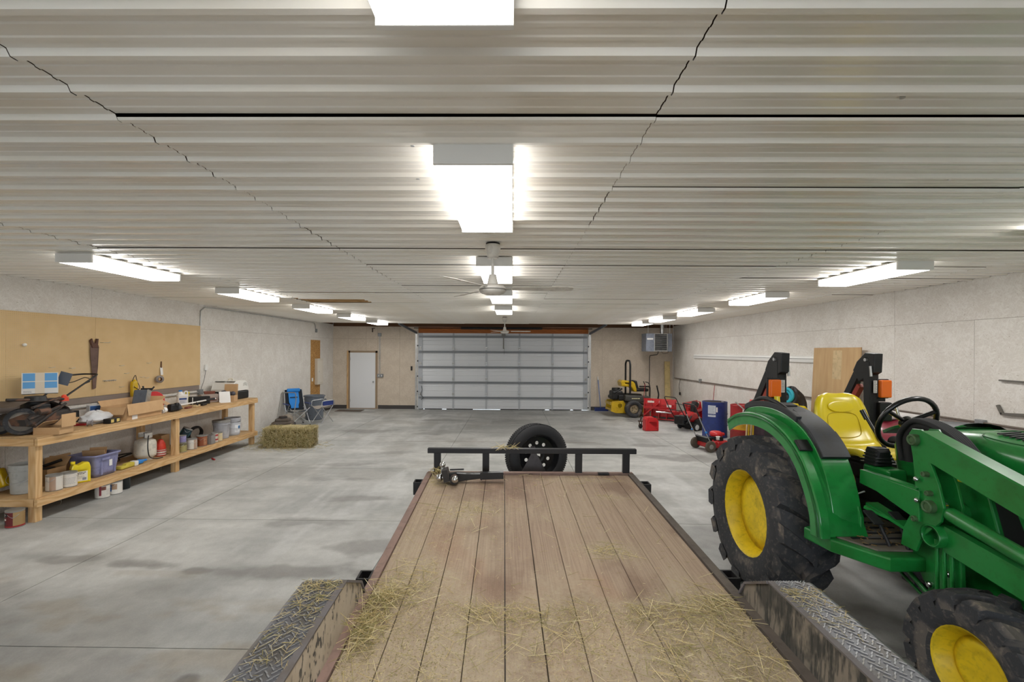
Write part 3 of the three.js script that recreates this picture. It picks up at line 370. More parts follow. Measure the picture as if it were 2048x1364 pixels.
  part('carton_body', openBox(.38, .2, .76), M.card, lb); part('front_flap', flap(.77, .17, .005, .195, .24, 0, 2.98, PI / 2, 0), M.card, lb); part('end_flap', flap(.36, .14, .005, 0, .2, -.38, .9, PI, 0), M.card, lb); part('end_flap', flap(.36, .12, .005, 0, .2, .383, 2.7, 0, 0), M.card, lb); part('back_flap', flap(.74, .1, .005, -.188, .2, 0, .5, -PI / 2, 0), M.card, lb); part('paper_label', B(.002, .06, .11, .1925, .03, .22), M.paper, lb);
  const pt = thing('tool_case', 'grey folded metal tool leaning out of the long carton', 'tool', [-6.02, BT + .06, -7.48], .3); pt.rotation.x = -.35;
  part('case_shell', RB(.2, .36, .1, .02, 0, .18, 0), mat(0x5b6472, .4, { map: grime }), pt); part('edge_trim', [B(.02, .36, .11, .1, .18, 0)], M.galv, pt); part('clamp', [B(.16, .025, .03, .06, .38, 0), bar([.12, .36, 0], [.16, .42, 0], .012), bar([.02, .36, 0], [0, .43, 0], .012)], M.dark, pt);
  // red shield-like plastic with a stirring stick
  const rd = thing('red_guard', 'round red plastic guard standing behind the trimmer head', 'guard', [-6.2, BT, -8.06], .85);
  part('guard', xf(EX(Array.from({ length: 24 }, (_, i) => [Math.cos(i / 24 * 6.283) * .14, Math.sin(i / 24 * 6.283) * .17]), .03, .01), 0, .17, 0, -.15), M.redPlastic, rd);
  solo('stir_stick', 'pale wooden paddle leaning against the red guard', 'stick', RB(.055, .36, .008, .004, 0, 0, 0), mat(0xddb890, .7), [-6.0, BT + .15, -8.02], .9).rotation.set(-.3, .9, .95, 'YXZ');
  const jg = thing('white_jug', 'white plastic jug with blue label behind the string trimmer', 'jug', [-6.25, BT, -8.8], .8);
  part('jug_body', [RB(.17, .22, .13, .03, 0, .11, 0), CY(.03, .06, .06, -.03, .245, 0)], M.whitePlastic, jg); part('cap', CY(.028, .028, .03, -.03, .285, 0), M.blueBright, jg); part('handle', pipe([[.03, .22, 0], [.04, .275, 0], [.08, .27, 0], [.085, .18, 0]], .014, .02), M.whitePlastic, jg); part('jug_label', B(.12, .11, .003, 0, .1, .065), printed('#d8dde6', (x, w, h) => { x.fillStyle = '#2f4f8f'; x.fillRect(0, 0, w, h * .3); lines(x, 30, 60, 180, 4, 15, '#66708a', 5); }), jg, { keepUV: 1 });
  const sb = thing('spray_bottle', 'yellow trigger spray head bottle beside the black case', 'bottle', [-6.35, BT, -9.05]);
  part('bottle', LA([[0, 0], [.04, 0], [.042, .02], [.04, .13], [.015, .17], [.014, .2], [0, .2]]), mat(0xdfe3c0, .4), sb); part('spray_head', [RB(.09, .04, .035, .008, .015, .225, 0), B(.012, .06, .02, .04, .19, 0, 0, 0, .4)], M.yellowPl, sb);
  const bc = thing('black_case', 'flat black case standing on edge on the bench', 'case', [-6.15, BT, -9.14], .85); part('case_box', RB(.34, .15, .12, .01, 0, .075, 0), M.black, bc); part('side_strip', B(.012, .13, .122, -.13, .075, 0), M.whitePlastic, bc);
  solo('brick_brush', 'small dark red brush on top of a grey carton', 'brush', [RB(.2, .03, .06, .008, 0, 0, 0), B(.18, .03, .05, 0, -.028, 0)], M.rustRed, [-6.2, BT + .205, -9.52], .8);
  const gc = thing('printed_carton', 'grey carton with red print beside the white paper', 'box', [-6.18, BT, -9.48], .8); part('carton_box', RB(.3, .16, .14, .004, 0, .08, 0), mat(0xb8aaa2, .7), gc); part('carton_print', B(.2, .07, .002, .02, .06, .0705), mat(0xffffff, .6, { map: canvasTex(128, 64, (x, w, h) => { x.fillStyle = '#8a6a60'; x.fillRect(0, 0, w, h); x.fillStyle = '#c0603f'; x.fillRect(10, 20, 40, 30); x.fillStyle = '#463c3c'; x.fillRect(60, 12, 50, 34); }) }), gc, { keepUV: 1 });
  solo('paper_sheet', 'white paper propped up on the bench front', 'paper', [patch(Array.from({ length: 7 }, (_, i) => [-.1, 0, .1].map(x => [x, i * .035 + .004, Math.sin(i * .5 + x * 9) * .012 - i * .012]))), B(.18, .004, .1, 0, .002, .05)], M.paper, [-5.84, BT, -9.46], .75);
  // string trimmer
  const st = thing('string_trimmer', 'string trimmer with white shaft lying on the bench', 'trimmer', [-5.88, BT, -8.3]);
  part('shaft', bar([.06, .09, .35], [-.02, .1, -.95], .014), M.whitePlastic, st); part('motor_head', [RB(.1, .13, .17, .03, .05, .07, .32), CY(.045, .055, .09, .06, .06, .2, 0, 0, .4), RB(.05, .06, .08, .015, .09, .12, .28)], M.black, st); part('spool_cover', [CY(.05, .05, .06, .04, .05, .52, PI / 2), CY(.03, .03, .08, .04, .05, .53, PI / 2)], M.whitePlastic, st); part('grip', [bar([.0, .1, -.62], [-.015, .1, -.9], .02), bar([.02, .1, -.3], [.02, .04, -.36], .015)], M.rubberClean, st);
  [[.1, -.05, M.rustRed, 'rust red wood scrap beside the trimmer motor'], [.09, -.3, M.tan, 'tan block under the trimmer shaft'], [.07, -.42, M.black, 'black pry tool end under the trimmer shaft']].forEach(([x, z, mm, l]) => solo('scrap_tool', l, 'tool', [RB(.06, .035, .16, .01, 0, .018, 0), RB(.03, .03, .06, .008, 0, .02, -.09)], mm, [-5.88 + x - .1, BT, -8.3 + z - .08 - (z < -.4 ? .1 : 0)], .2));
  // pet carrier and carton before it
  const pc = thing('pet_carrier', 'pet carrier with vented white lid and black base', 'pet carrier', [-6.12, BT, -10.1]);
  const vents = []; for (let i = 0; i < 6; i++) for (let j = 0; j < 3; j++) for (const s of [-1, 1]) vents.push(circ(s * .17 + (i - 2.5) * .025, .305 + j * .024 - Math.abs(i - 2.5) * .008, .0105));
  part('carrier_base', [RB(.46, .18, .64, .03, 0, .09, 0)], M.black, pc);
  const side = [[-.31, .19], [-.31, .22], [-.24, .36], [-.17, .4], [.17, .4], [.24, .36], [.31, .22], [.31, .19]];
  part('carrier_lid', [EX(side, .008, 0, vents, .22, 0, 0, 0, PI / 2, 0), EX(side, .008, 0, vents, -.22, 0, 0, 0, PI / 2, 0), B(.44, .008, .36, 0, .4, 0), B(.44, .2, .008, 0, .28, .265, -.36), B(.44, .2, .008, 0, .28, -.265, .36), B(.45, .05, .01, 0, .21, .31), B(.45, .05, .01, 0, .21, -.31)], mat(0xe9e7e0, .5), pc);
  part('carry_handle', pipe([[0, .4, .08], [0, .44, .06], [0, .44, -.06], [0, .4, -.08]], .012, .02), M.cream, pc); part('wire_door', [...Array.from({ length: 8 }, (_, i) => bar([-.15 + i * .043, .04, -.33], [-.15 + i * .043, .3, -.31], .003)), ...Array.from({ length: 5 }, (_, i) => bar([-.15, .06 + i * .05, -.33], [.15, .06 + i * .05, -.33], .003))], M.galv, pc);
  const cb = thing('carton', 'open brown carton full of gear before the pet carrier', 'box', [-5.88, BT, -9.66], .2);
  part('carton_body', openBox(.26, .13, .2), M.card, cb); part('lid_flap', flap(.26, .22, .004, 0, .13, -.1, -.12, 0, 0), M.card, cb);
  solo('bagged_gear', 'clump of dark bagged gear filling the brown carton', 'gear', [SP(.07, 0, .02, 0, 0, 0, 0, 1, .8, 1), SP(.05, .08, .03, .02), SP(.05, -.09, .05, .0), B(.06, .05, .05, -.1, .06, .04, .5, .4)], mat(0x4a4a54, .4, { map: grime }), [-5.88, BT + .13, -9.66], .2);
}
console.log('bench top ready');
// ---- things on the lower shelf and on the floor under it
{
  bucket('bucket', 'grey bucket with dark writing behind the near bench leg', [-6.14, ST, -5.84], .15, .36, mat(0xb4b8b8, .5, { map: grime }), null, 0, null, 'buckets under the bench');
  const yj = thing('sprayer_jug', 'yellow and dark green jug tilted at the bench end', 'jug', [-6.36, ST + .05, -5.78], .1); yj.rotation.z = .35;
  part('jug_body', RB(.16, .24, .11, .03, 0, .14, 0), M.yellow, yj); part('jug_label', B(.13, .1, .113, 0, .19, 0), mat(0x33403a, .6), yj); part('cap', CY(.025, .025, .03, .03, .275, 0), M.dark, yj);
  solo('flat_carton', 'flattened brown carton standing against the wall under the bench', 'box', [B(.02, .3, .36, 0, .15, 0), B(.012, .22, .3, .017, .11, .02)], M.card, [-6.43, ST, -6.56]);
  paintCan('white paint can with drips beside the near bench leg', [-5.86, ST, -5.93], .083, .2, LB.white, .2);
  paintCan('white paint can with red band next to the yellow jug', [-5.83, ST, -6.1], .083, .19, LB.white, 2.2);
  const y2 = thing('yellow_jug', 'bright yellow plastic jug with white label on the lower shelf', 'jug', [-5.86, ST, -6.29], .95);
  part('jug_body', EX([[-.1, 0], [.1, 0], [.1, .2], [.085, .26], [.03, .27], [-.03, .24], [-.07, .26], [-.09, .24], [-.1, .2]], .12, .014, [[[-.01, .19], [.065, .2], [.06, .235], [0, .225]]]), M.yellowPl, y2); part('cap', CY(.025, .025, .03, -.075, .275, 0), M.yellowPl, y2); part('jug_label', B(.13, .13, .002, 0, .09, .061), printed('#e8e4d4', (x, w, h) => { lines(x, 20, 12, 200, 2, 16, '#2b2b28', 9); lines(x, 20, 60, 180, 3, 14, '#7b7a70', 4); x.fillStyle = '#8a8d96'; x.fillRect(150, 84, 80, 34); }), y2, { keepUV: 1 });
  const bx = thing('carton', 'dark open carton with a tool behind the yellow jug', 'box', [-6.24, ST, -6.2], 0); part('carton_body', openBox(.3, .22, .26), M.card, bx); part('flap', flap(.3, .13, .004, 0, .22, -.13, -.6, 0, 0), M.card, bx); part('tool', [bar([-.1, .2, .1], [.12, .3, -.1], .02), RB(.1, .1, .2, .02, 0, .16, 0)], M.black, bx);
  const tt = thing('tote', 'lavender plastic tote with a white sticker on the lower shelf', 'tote', [-6.0, ST, -6.66], 0);
  const pr = [[0, .0], [.9, .0]]; const ring = (w, d, y) => { const a = []; for (let i = 0; i < 32; i++) { const t = i / 32 * 2 * PI, c = Math.cos(t), s = Math.sin(t), k = .22; a.push([Math.sign(c) * Math.abs(c) ** k * w, y, Math.sign(s) * Math.abs(s) ** k * d]); } return a; };
  part('tote_body', [patch([ring(.001, .001, .004), ring(.17, .17, .0), ring(.18, .185, .06), ring(.195, .205, .2), ring(.2, .21, .28), ring(.215, .225, .285), ring(.22, .23, .3), ring(.22, .23, .315), ring(.205, .215, .318), ring(.195, .205, .28), ring(.165, .165, .015), ring(.001, .001, .012)], true)], M.lav, tt); part('sticker', B(.002, .09, .05, .196, .17, -.05), M.paper, tt); part('grip', [B(.03, .03, .13, .205, .25, .05), B(.02, .2, .02, .192, .13, .1), B(.02, .2, .02, .192, .13, -.12)], M.lav, tt);
  solo('folded_card', 'folded brown carton pieces inside the lavender tote', 'cardboard', [B(.26, .2, .01, 0, .1, 0, .3), B(.2, .2, .01, .02, .12, -.06, -.3)], M.card, [-6.02, ST + .16, -6.68], .4);
  const br = thing('scrub_brush', 'brush with yellow bristles and blue handle on the shelf', 'brush', [-5.86, ST, -7.14], 0); part('bristles', [RB(.1, .05, .14, .02, 0, .03, .16), RB(.08, .07, .16, .02, 0, .04, .05)], mat(0xc9b84a, .9), br); part('ferrule', RB(.09, .075, .07, .01, 0, .04, -.06), M.whitePlastic, br); part('handle', [RB(.075, .06, .12, .02, 0, .04, -.15), RB(.04, .03, .1, .012, 0, .04, -.25)], M.blueBright, br);
  // propane tank
  const pt = thing('propane_tank', 'white propane cylinder with black hose on the lower shelf', 'gas cylinder', [-6.02, ST, -7.62]);
  part('cylinder', LA([[0, .03], [.1, .03], [.145, .06], [.153, .1], [.153, .26], [.14, .31], [.08, .345], [.03, .355], [0, .355]]), mat(0xdcd8cd, .45, { map: sized(grime, .6) }), pt); part('foot_ring', LA([[.1, 0], [.105, 0], [.105, .06], [.1, .06], [.1, 0]]), M.white, pt);
  part('collar', [xf(new THREE.CylinderGeometry(.095, .095, .08, 24, 1, true, .6, 4.6), 0, .4, 0)], M.white, pt); part('valve', [CY(.018, .022, .07, 0, .385, 0), CY(.028, .028, .02, 0, .43, 0), bar([0, .4, 0], [.08, .4, .03], .014)], M.greyPaint, pt); part('hose', TU([[.08, .4, .03], [.14, .36, .12], [.17, .2, .16], [.16, .06, .1], [.18, .015, -.02], [.2, .012, -.12]], .008), M.dark, pt); part('print', wrapUV(.1545, .1545, .07, .22, 20, 1.3, .5), printed('#d2cdc0', (x, w, h) => { x.strokeStyle = '#7a7468'; x.lineWidth = 6; x.strokeRect(20, 14, w - 40, h - 28); lines(x, 50, 40, 140, 3, 22, '#7a7468', 6); }), pt, { keepUV: 1 });
  solo('hose_tangle', 'dark tangled cables lying behind the propane cylinder', 'cable', [TU([[0, .02, .4], [.1, .06, .2], [-.05, .1, 0], [.1, .12, -.15], [-.1, .04, -.1], [0, .03, .2], [.15, .02, .3]], .012), TU([[.1, .02, .5], [-.05, .09, .3], [.1, .05, .1], [0, .13, .05]], .01)], M.dark, [-6.28, ST, -7.4]);
  const rj = thing('red_bottle', 'red ribbed plastic bottle beside the propane cylinder', 'bottle', [-5.98, ST, -7.9]); part('bottle', [LA([[0, 0], [.075, 0], [.08, .02], [.08, .12], [.07, .2], [.04, .26], [.025, .28], [0, .28]])], mat(0xcf3a26, .4), rj); part('ribs', [0, 1, 2].map(i => TO(.078 - i * .008, .006, 0, .12 + i * .045, 0, PI / 2)), mat(0xcf3a26, .4), rj); part('bottle_label', wrapUV(.0812, .0812, .09, .065), LB.redWhite, rj, { keepUV: 1 });
  // row of cans behind the middle leg
  paintCan('olive paint can right of the middle bench leg', [-5.84, ST, -8.22], .075, .17, LB.olive, .4);
  paintCan('small violet-labelled can stacked on the olive can', [-5.84, ST + .17, -8.22], .065, .12, LB.violet, 1.2);
  paintCan('white paint can with dark text right of the olive can', [-5.83, ST, -8.46], .083, .19, LB.white, 1.0);
  const tc = paintCan('black and teal paint can tilted on top of the row', [-5.95, ST + .2, -8.4], .08, .17, LB.teal, .6); tc.rotation.z = -.5; tc.position.y += .03;
  paintCan('copper brown paint can in the middle of the row', [-5.83, ST, -8.74], .085, .2, LB.copper, .3);
  const pb = solo('paint_tray', 'short grey carton between copper and red-white cans', 'box', openBox(.13, .17, .12), mat(0x8d8884, .7), [-5.8, ST, -8.93]);
  paintCan('red and white striped can in the row', [-5.82, ST, -9.1], .06, .19, LB.redWhite, .3);
  paintCan('cream can at the far end of the row', [-5.82, ST, -9.24], .06, .17, LB.cream, 1.3);
  bucket('bucket', 'pale grey bucket with lid nearest the can row', [-5.95, ST, -9.52], .155, .36, mat(0xb9bcc6, .5, { map: grime }), null, .3, M.greyPaint, 'buckets under the bench');
  bucket('bucket', 'pale grey bucket with white and blue label at the far leg', [-5.95, ST, -9.9], .155, .37, mat(0xb4b8c2, .5, { map: grime }), LB.buckW, 1.2, null, 'buckets under the bench');
  solo('hose_coil', 'black coiled hose leaning behind the paint cans', 'hose', [TO(.13, .014, 0, .2, 0, .2, 1.2), TO(.12, .014, .02, .19, 0, .25, 1.15), TO(.125, .013, -.02, .2, 0, .2, 1.25)], M.dark, [-6.1, ST, -8.95]);
  solo('carton', 'dark carton behind the red bottle on the lower shelf', 'box', openBox(.2, .3, .2), M.card, [-6.22, ST, -8.2]);
  // floor under the bench
  const fc = paintCan('red and black labelled paint can on the floor by the bench', [-5.86, 0, -5.46], .085, .2, LB.redBrown, .6, { group: 'paint cans under the bench' });
  paintCan('rust-stained white paint can on the floor under the shelf', [-5.79, 0, -6.56], .083, .19, LB.white, 3.4, { group: 'paint cans under the bench' });
  paintCan('white and blue paint can on the floor under the shelf', [-5.77, 0, -6.75], .083, .185, LB.whiteBlue, .2, { group: 'paint cans under the bench' });
  solo('glass_jar', 'dark glass jar on the floor beside the blue can', 'jar', LA([[0, 0], [.07, 0], [.075, .02], [.075, .16], [.06, .18], [.06, .2], [.055, .2], [.055, .18], [.07, .158], [.07, .02], [0, .01]]), phys(0x3a4448, .1, { transmission: .7, thickness: .004, ior: 1.45 }), [-5.83, 0, -6.98]);
  const sd = thing('screwdriver', 'red screwdriver lying on the floor before the bench', 'screwdriver', [-5.68, .015, -8.85], .9); part('grip', CY(.014, .016, .12, 0, 0, 0, PI / 2), M.redDull, sd); part('blade', CY(.004, .004, .14, 0, 0, -.13, PI / 2), M.steel, sd);
  solo('cobweb_scraps', 'dusty cobweb shreds hanging below the shelf rail', 'cobweb', Array.from({ length: 11 }, (_, i) => { const z = -5.8 - i * .42 - rnd(.2), l = rnd(.02, .12); return TU([[0, 0, z], [rnd(-.01, .01), -l * .5, z + rnd(-.02, .02)], [rnd(-.02, .02), -l, z + rnd(-.02, .02)]], .0016, 6, false, 4); }), mat(0xa9a396, .9), [BX - .03, ST - .1, 0]).userData.kind = 'stuff';
}
// ---- hay bale, loose hay, chair, dusty vacuum mower, trash can
const hayCols = [0xc2ad78, 0xa99b66, 0xd3c292, 0x98915c, 0xdfd2a6];
const stemGeo = k => { const b = [.12, -.25, .4][k]; const pts = [0, .33, .66, 1].map(t => [t - .5, Math.sin(t * PI) * b * .2, Math.sin(t * PI * 1.5 + k) * .12]); return boxUV(flat(TU(pts, .5, 5, false, 4))); };
const stemMat = mat(0xffffff, .85);
function straw(name, list, parent, label) { // list of [pos, dir Euler, length, radius, colour index]
  for (let k = 0; k < 3; k++) { const l = list.filter((_, i) => i % 3 === k); if (!l.length) continue; const g = new THREE.BufferGeometry(); const base = stemGeo(k), R = 1; const im = new THREE.InstancedMesh(base, stemMat, l.length); const m = new THREE.Matrix4(), q = new THREE.Quaternion(), c = new THREE.Color(); l.forEach(([p, e, L, r, ci], i) => { q.setFromEuler(e); m.compose(V(...p), q, V(L, r * 2, r * 2)); im.setMatrixAt(i, m); c.set(hayCols[ci]).multiplyScalar(.8 + .4 * hsh(i, k, 5)); im.setColorAt(i, c); }); im.name = name; im.castShadow = im.receiveShadow = true; im.userData.kind = 'stuff'; parent.add(im); }
}
{
  const t = thing('hay_bale', 'square hay bale on the floor at the bench end', 'hay bale', [-4.83, 0, -10.2], .06);
  const W = 1.0, H = .42, Dp = .48, core = mat(0x8f8044, .95, { map: tex(256, 256, (u, v) => mix(hex(0x7d6c38), hex(0xc9b577), fbm(u, v, 60, 12, 3, 501) * .7 + fbm(u, v, 12, 60, 3, 511) * .5), { size: .4 }) });
  part('bale_core', RB(W - .03, H - .03, Dp - .03, .03, 0, H / 2, 0), core, t, {});
  const list = []; for (let i = 0; i < 4200; i++) { const f = rnd(); let p, e; const j = () => rnd(-.5, .5); if (f < .5) { p = [j() * W, rnd(.01, H), Dp / 2 - rnd(-.006, .02)]; e = new THREE.Euler(rnd(-.5, .5), rnd(-.6, .6), rnd(6.28)); } else if (f < .8) { p = [j() * W, H - rnd(-.006, .02), j() * Dp]; e = new THREE.Euler(0, rnd(6.28), rnd(-.3, .3)); } else { p = [(rnd() < .5 ? -1 : 1) * (W / 2 - rnd(-.006, .02)), rnd(.01, H), j() * Dp]; e = new THREE.Euler(rnd(6.28), rnd(-.4, .4) + PI / 2, rnd(-.5, .5)); } list.push([p, e, rnd(.04, .13), rnd(.0014, .0026), Math.floor(rnd(5))]); }
  straw('bale_straw', list, t); part('twine', [-.22, .22].map(x => pipe([[x, .005, Dp / 2 + .004], [x, H + .004, Dp / 2 + .004], [x, H + .004, -Dp / 2], [x, .005, -Dp / 2]], .003, .02, 5)), mat(0xc9c2a8, .8), t);
  const lh = thing('loose_hay', 'loose hay scattered on the floor around the bale', 'hay'); lh.userData.kind = 'stuff'; const l2 = []; for (let i = 0; i < 1400; i++) { const a = rnd(6.28), r = .3 + rnd() * rnd() * 1.0, x = -4.95 + Math.cos(a) * r * 1.0, z = -10.2 + Math.sin(a) * r * .6; if (x < -6.2) continue; l2.push([[x, .004 + rnd(.008), z], new THREE.Euler(0, rnd(6.28), rnd(-.1, .1)), rnd(.03, .1), .0015, Math.floor(rnd(5))]); } for (let i = 0; i < 700; i++) l2.push([[-5.5 + rnd(-.18, .18), rnd(.0, .3) * rnd(), -10.55 + rnd(-.25, .25)], new THREE.Euler(rnd(6), rnd(6.28), rnd(-.6, .6)), rnd(.05, .14), .002, Math.floor(rnd(5))]); for (let i = 0; i < 260; i++) l2.push([[-4.75 + rnd(-.25, .25), .42 + rnd(.03), -10.2 + rnd(-.16, .16)], new THREE.Euler(0, rnd(6.28), rnd(-.3, .3)), rnd(.05, .12), .002, 4]); straw('hay_straw', l2, lh);
}
{
  const c = thing('camp_chair', 'folding camp chair with blue back by the left wall', 'chair', [-6.02, 0, -13.05], .75);
  const X = .27; for (const s of [-1, 1]) { part('leg', bar([s * X, .02, .26], [s * X, .55, -.2], .011), M.steel, c); part('leg', bar([s * X, .02, -.3], [s * X, .6, .22], .011), M.steel, c); part('foot', [CY(.018, .02, .04, s * X, .02, .26), CY(.018, .02, .04, s * X, .02, -.3)], M.dark, c); part('back_post', bar([s * X, .3, -.12], [s * (X - .03), .98, -.34], .011), M.steel, c); part('armrest', [RB(.05, .02, .46, .008, s * (X + .02), .6, 0)], M.blue, c); }
  part('cross_brace', [bar([-X, .04, .26], [X, .5, .24], .01), bar([X, .04, .26], [-X, .5, .24], .01), bar([-X, .04, -.3], [X, .5, -.2], .01), bar([X, .04, -.3], [-X, .5, -.2], .01)], M.steel, c);
  part('seat', patch(Array.from({ length: 6 }, (_, i) => Array.from({ length: 6 }, (_, j) => [(-.27 + j * .108), .44 - Math.sin(j / 5 * PI) * .05 - i * .012, .25 - i * .09]))), mat(0x38404a, .9), c);
  part('backrest', patch(Array.from({ length: 8 }, (_, i) => Array.from({ length: 6 }, (_, j) => [-.25 + j * .1, .4 + i * .082, -.17 - i * .026 - Math.sin(j / 5 * PI) * .05]))), mat(0x2c3138, .9), c);
  part('blue_panel', patch(Array.from({ length: 7 }, (_, i) => Array.from({ length: 5 }, (_, j) => [(-.14 + j * .07) * (i < 2 ? .75 : 1), .46 + i * .082, -.165 - i * .026 - Math.sin((j + 1) / 6 * PI) * .045 + .012]))), mat(0x2b8be0, .75), c); part('head_cushion', RB(.36, .1, .06, .03, 0, .96, -.31), mat(0x2b8be0, .75), c); part('pocket', B(.2, .02, .02, 0, .76, -.27), M.dark, c);
  const f = thing('camp_chair', 'grey folding camp chair seat beside the trash can', 'chair', [-5.5, 0, -13.55], -.5);
  for (const s of [-1, 1]) { part('leg', bar([s * .2, .02, .2], [s * .2, .5, -.2], .011), M.steel, f); part('leg', bar([s * .2, .02, -.2], [s * .2, .5, .2], .011), M.steel, f); part('armrest', pipe([[s * .22, .48, .22], [s * .22, .64, .2], [s * .22, .66, -.2], [s * .22, .5, -.24]], .012, .04), M.steel, f); } part('seat', patch(Array.from({ length: 5 }, (_, i) => Array.from({ length: 5 }, (_, j) => [-.2 + j * .1, .48 - Math.sin(j / 4 * PI) * .07, -.2 + i * .1]))), mat(0xa39a90, .9), f); part('side_cloth', B(.012, .12, .36, .23, .58, 0), M.blue, f);
  const v = thing('shop_mower', 'small dusty reel mower with a leaning handle behind the bale', 'lawn mower', [-5.95, 0, -12.1], .2);
  part('housing', [RB(.5, .16, .36, .05, 0, .17, 0), RB(.34, .1, .26, .04, 0, .28, 0)], mat(0x6a6058, .85, { map: dusty }), v); part('engine_cover', [CY(.1, .12, .1, 0, .33, 0)], M.rust, v); for (const [x, z] of [[-.24, .17], [.24, .17], [-.24, -.17], [.24, -.17]]) part('wheel', LA([[0, -.025], [.09, -.025], [.1, -.01], [.1, .01], [.09, .025], [0, .025]], x, .1, z, 0, 0, PI / 2), M.rubber, v); part('handle', pipe([[-.2, .2, -.18], [-.2, .75, -.5], [-.18, .95, -.52], [.18, .95, -.52], [.2, .75, -.5], [.2, .2, -.18]], .012, .05), M.greyPaint, v); part('fabric_bag', [SP(.17, .02, .2, -.36, 0, 0, 0, 1, 1.1, .8)], mat(0x9d948a, .95, { map: grime }), v);
  const tc = thing('trash_can', 'round grey plastic trash can by the breaker panel', 'trash can', [-6.02, 0, -14.2]);
  part('can_body', LA([[0, .01], [.24, 0], [.25, .02], [.285, .68], [.31, .7], [.31, .73], [.29, .735], [.275, .69], [.24, .03], [0, .02]]), M.greyCan, tc); for (const s of [-1, 1]) part('handle', pipe([[s * .3, .62, .07], [s * .345, .6, .06], [s * .345, .6, -.06], [s * .3, .62, -.07]], .014, .02), M.greyCan, tc);
}
console.log('left side ready');
// ================= far end and right side =================
function ceilingFan(x, z, label) {
  const f = thing('ceiling_fan', label, 'ceiling fan', [x, YC - .02, z], 0, 'ceiling fans');
  part('canopy', LA([[0, -.005], [.05, -.005], [.068, -.02], [.066, -.05], [.05, -.1], [.045, -.13], [0, -.132]]), M.white, f); part('mount_plate', LA([[0, 0], [.06, 0], [.06, -.012], [0, -.012]]), M.dark, f);
  part('downrod', CY(.013, .013, .2, 0, -.2, 0), M.white, f);
  const mo = part('motor', [LA([[0, -.27], [.03, -.27], [.045, -.34], [.05, -.36], [.1, -.37], [.115, -.385], [.115, -.41], [.1, -.43], [.06, -.445], [0, -.45]])], M.white, f); part('motor_band', LA([[.1165, -.395], [.1165, -.405], [.1, -.405], [.1, -.395], [.1165, -.395]]), M.greyPaint, mo);
  for (let k = 0; k < 3; k++) { const a = .03 + k * 2 * PI / 3, bl = part('blade', [xf(EX([[.17, -.05], [.6, -.065], [.69, -.05], [.7, 0], [.69, .045], [.6, .055], [.17, .04]], .004), 0, -.385, 0, PI / 2 - .18, 0, 0)], k === 1 ? M.white : M.white, f); bl.rotation.y = a; part('blade_arm', B(.14, .006, .03, .14, -.38, 0), M.greyPaint, bl); }
  return f;
}
ceilingFan(-.17, -4.02, 'white three-blade ceiling fan hanging nearest the camera');
ceilingFan(-.2, -12.6, 'white three-blade ceiling fan far off before the overhead door');
// unit heater
{
  const h = thing('unit_heater', 'grey hanging unit heater with louvers in the far corner', 'heater', [4.9, 2.13, -15.9]);
  part('cabinet', [B(.27, .6, .55, -.295, .3, 0), B(.16, .6, .55, .35, .3, 0), B(.43, .02, .55, .055, .59, 0), B(.43, .02, .55, .055, .01, 0), B(.43, .56, .02, .055, .3, -.26)], mat(0x7f8797, .45, { map: grime, metalness: .2 }), h);
  for (let i = 0; i < 9; i++) part('louver', B(.4, .006, .07, .05, .055 + i * .06, .285, .55), M.galv, h);
  part('louver_frame', [B(.02, .57, .05, -.16, .3, .29), B(.02, .57, .05, .26, .3, .29), B(.44, .02, .05, .05, .585, .29), B(.44, .02, .05, .05, .015, .29)], M.galv, h);
  part('badge', B(.2, .05, .006, -.3, .42, .278), M.whitePlastic, h); part('flue', CY(.07, .07, .34, .2, .77, -.05), M.galv, h); part('hanger_rod', [bar([-.35, .6, .2], [-.35, .9, .2], .006), bar([.38, .6, .2], [.38, .9, .2], .006), bar([.38, .6, -.2], [.38, .9, -.2], .006)], M.galv, h);
  part('gas_line', [pipe([[.03, .02, .1], [.03, -.1, .02], [.03, -.15, -.9], [.03, -2.1, -.93]], .014, .05), TU([[.1, .0, .2], [.15, -.06, .2], [.3, -.05, .2], [.34, .0, .2]], .006)], mat(0x4a4440, .7), h);
  solo('conduit', 'thin conduit in the far right corner below the ceiling', 'conduit', pipe([[0, 0, 0], [0, 1.8, 0]], .012), M.galv, [5.7, 1.15, -16.6]);
}
// broom, plank
{
  const b = thing('push_broom', 'blue push broom leaning on the wall beside the overhead door', 'broom', [3.17, 0, -16.72]);
  part('handle', bar([0, .06, .05], [-.08, 1.2, -.12], .013), mat(0x4a6fae, .5), b); part('grip', bar([-.075, 1.1, -.105], [-.082, 1.22, -.123], .016), M.whitePlastic, b); part('head', [RB(.5, .05, .07, .01, .02, .1, .05), B(.48, .08, .05, .02, .04, .05)], M.blue, b);
  solo('plank', 'pale yellow board standing in the far right corner', 'plank', xf(RB(.19, 1.78, .04, .004, 0, .89, 0), 0, 0, 0, -.06, 0, 0), mat(0xdcc78f, .7, { map: grime }), [5.55, 0.003, -16.68]);
}
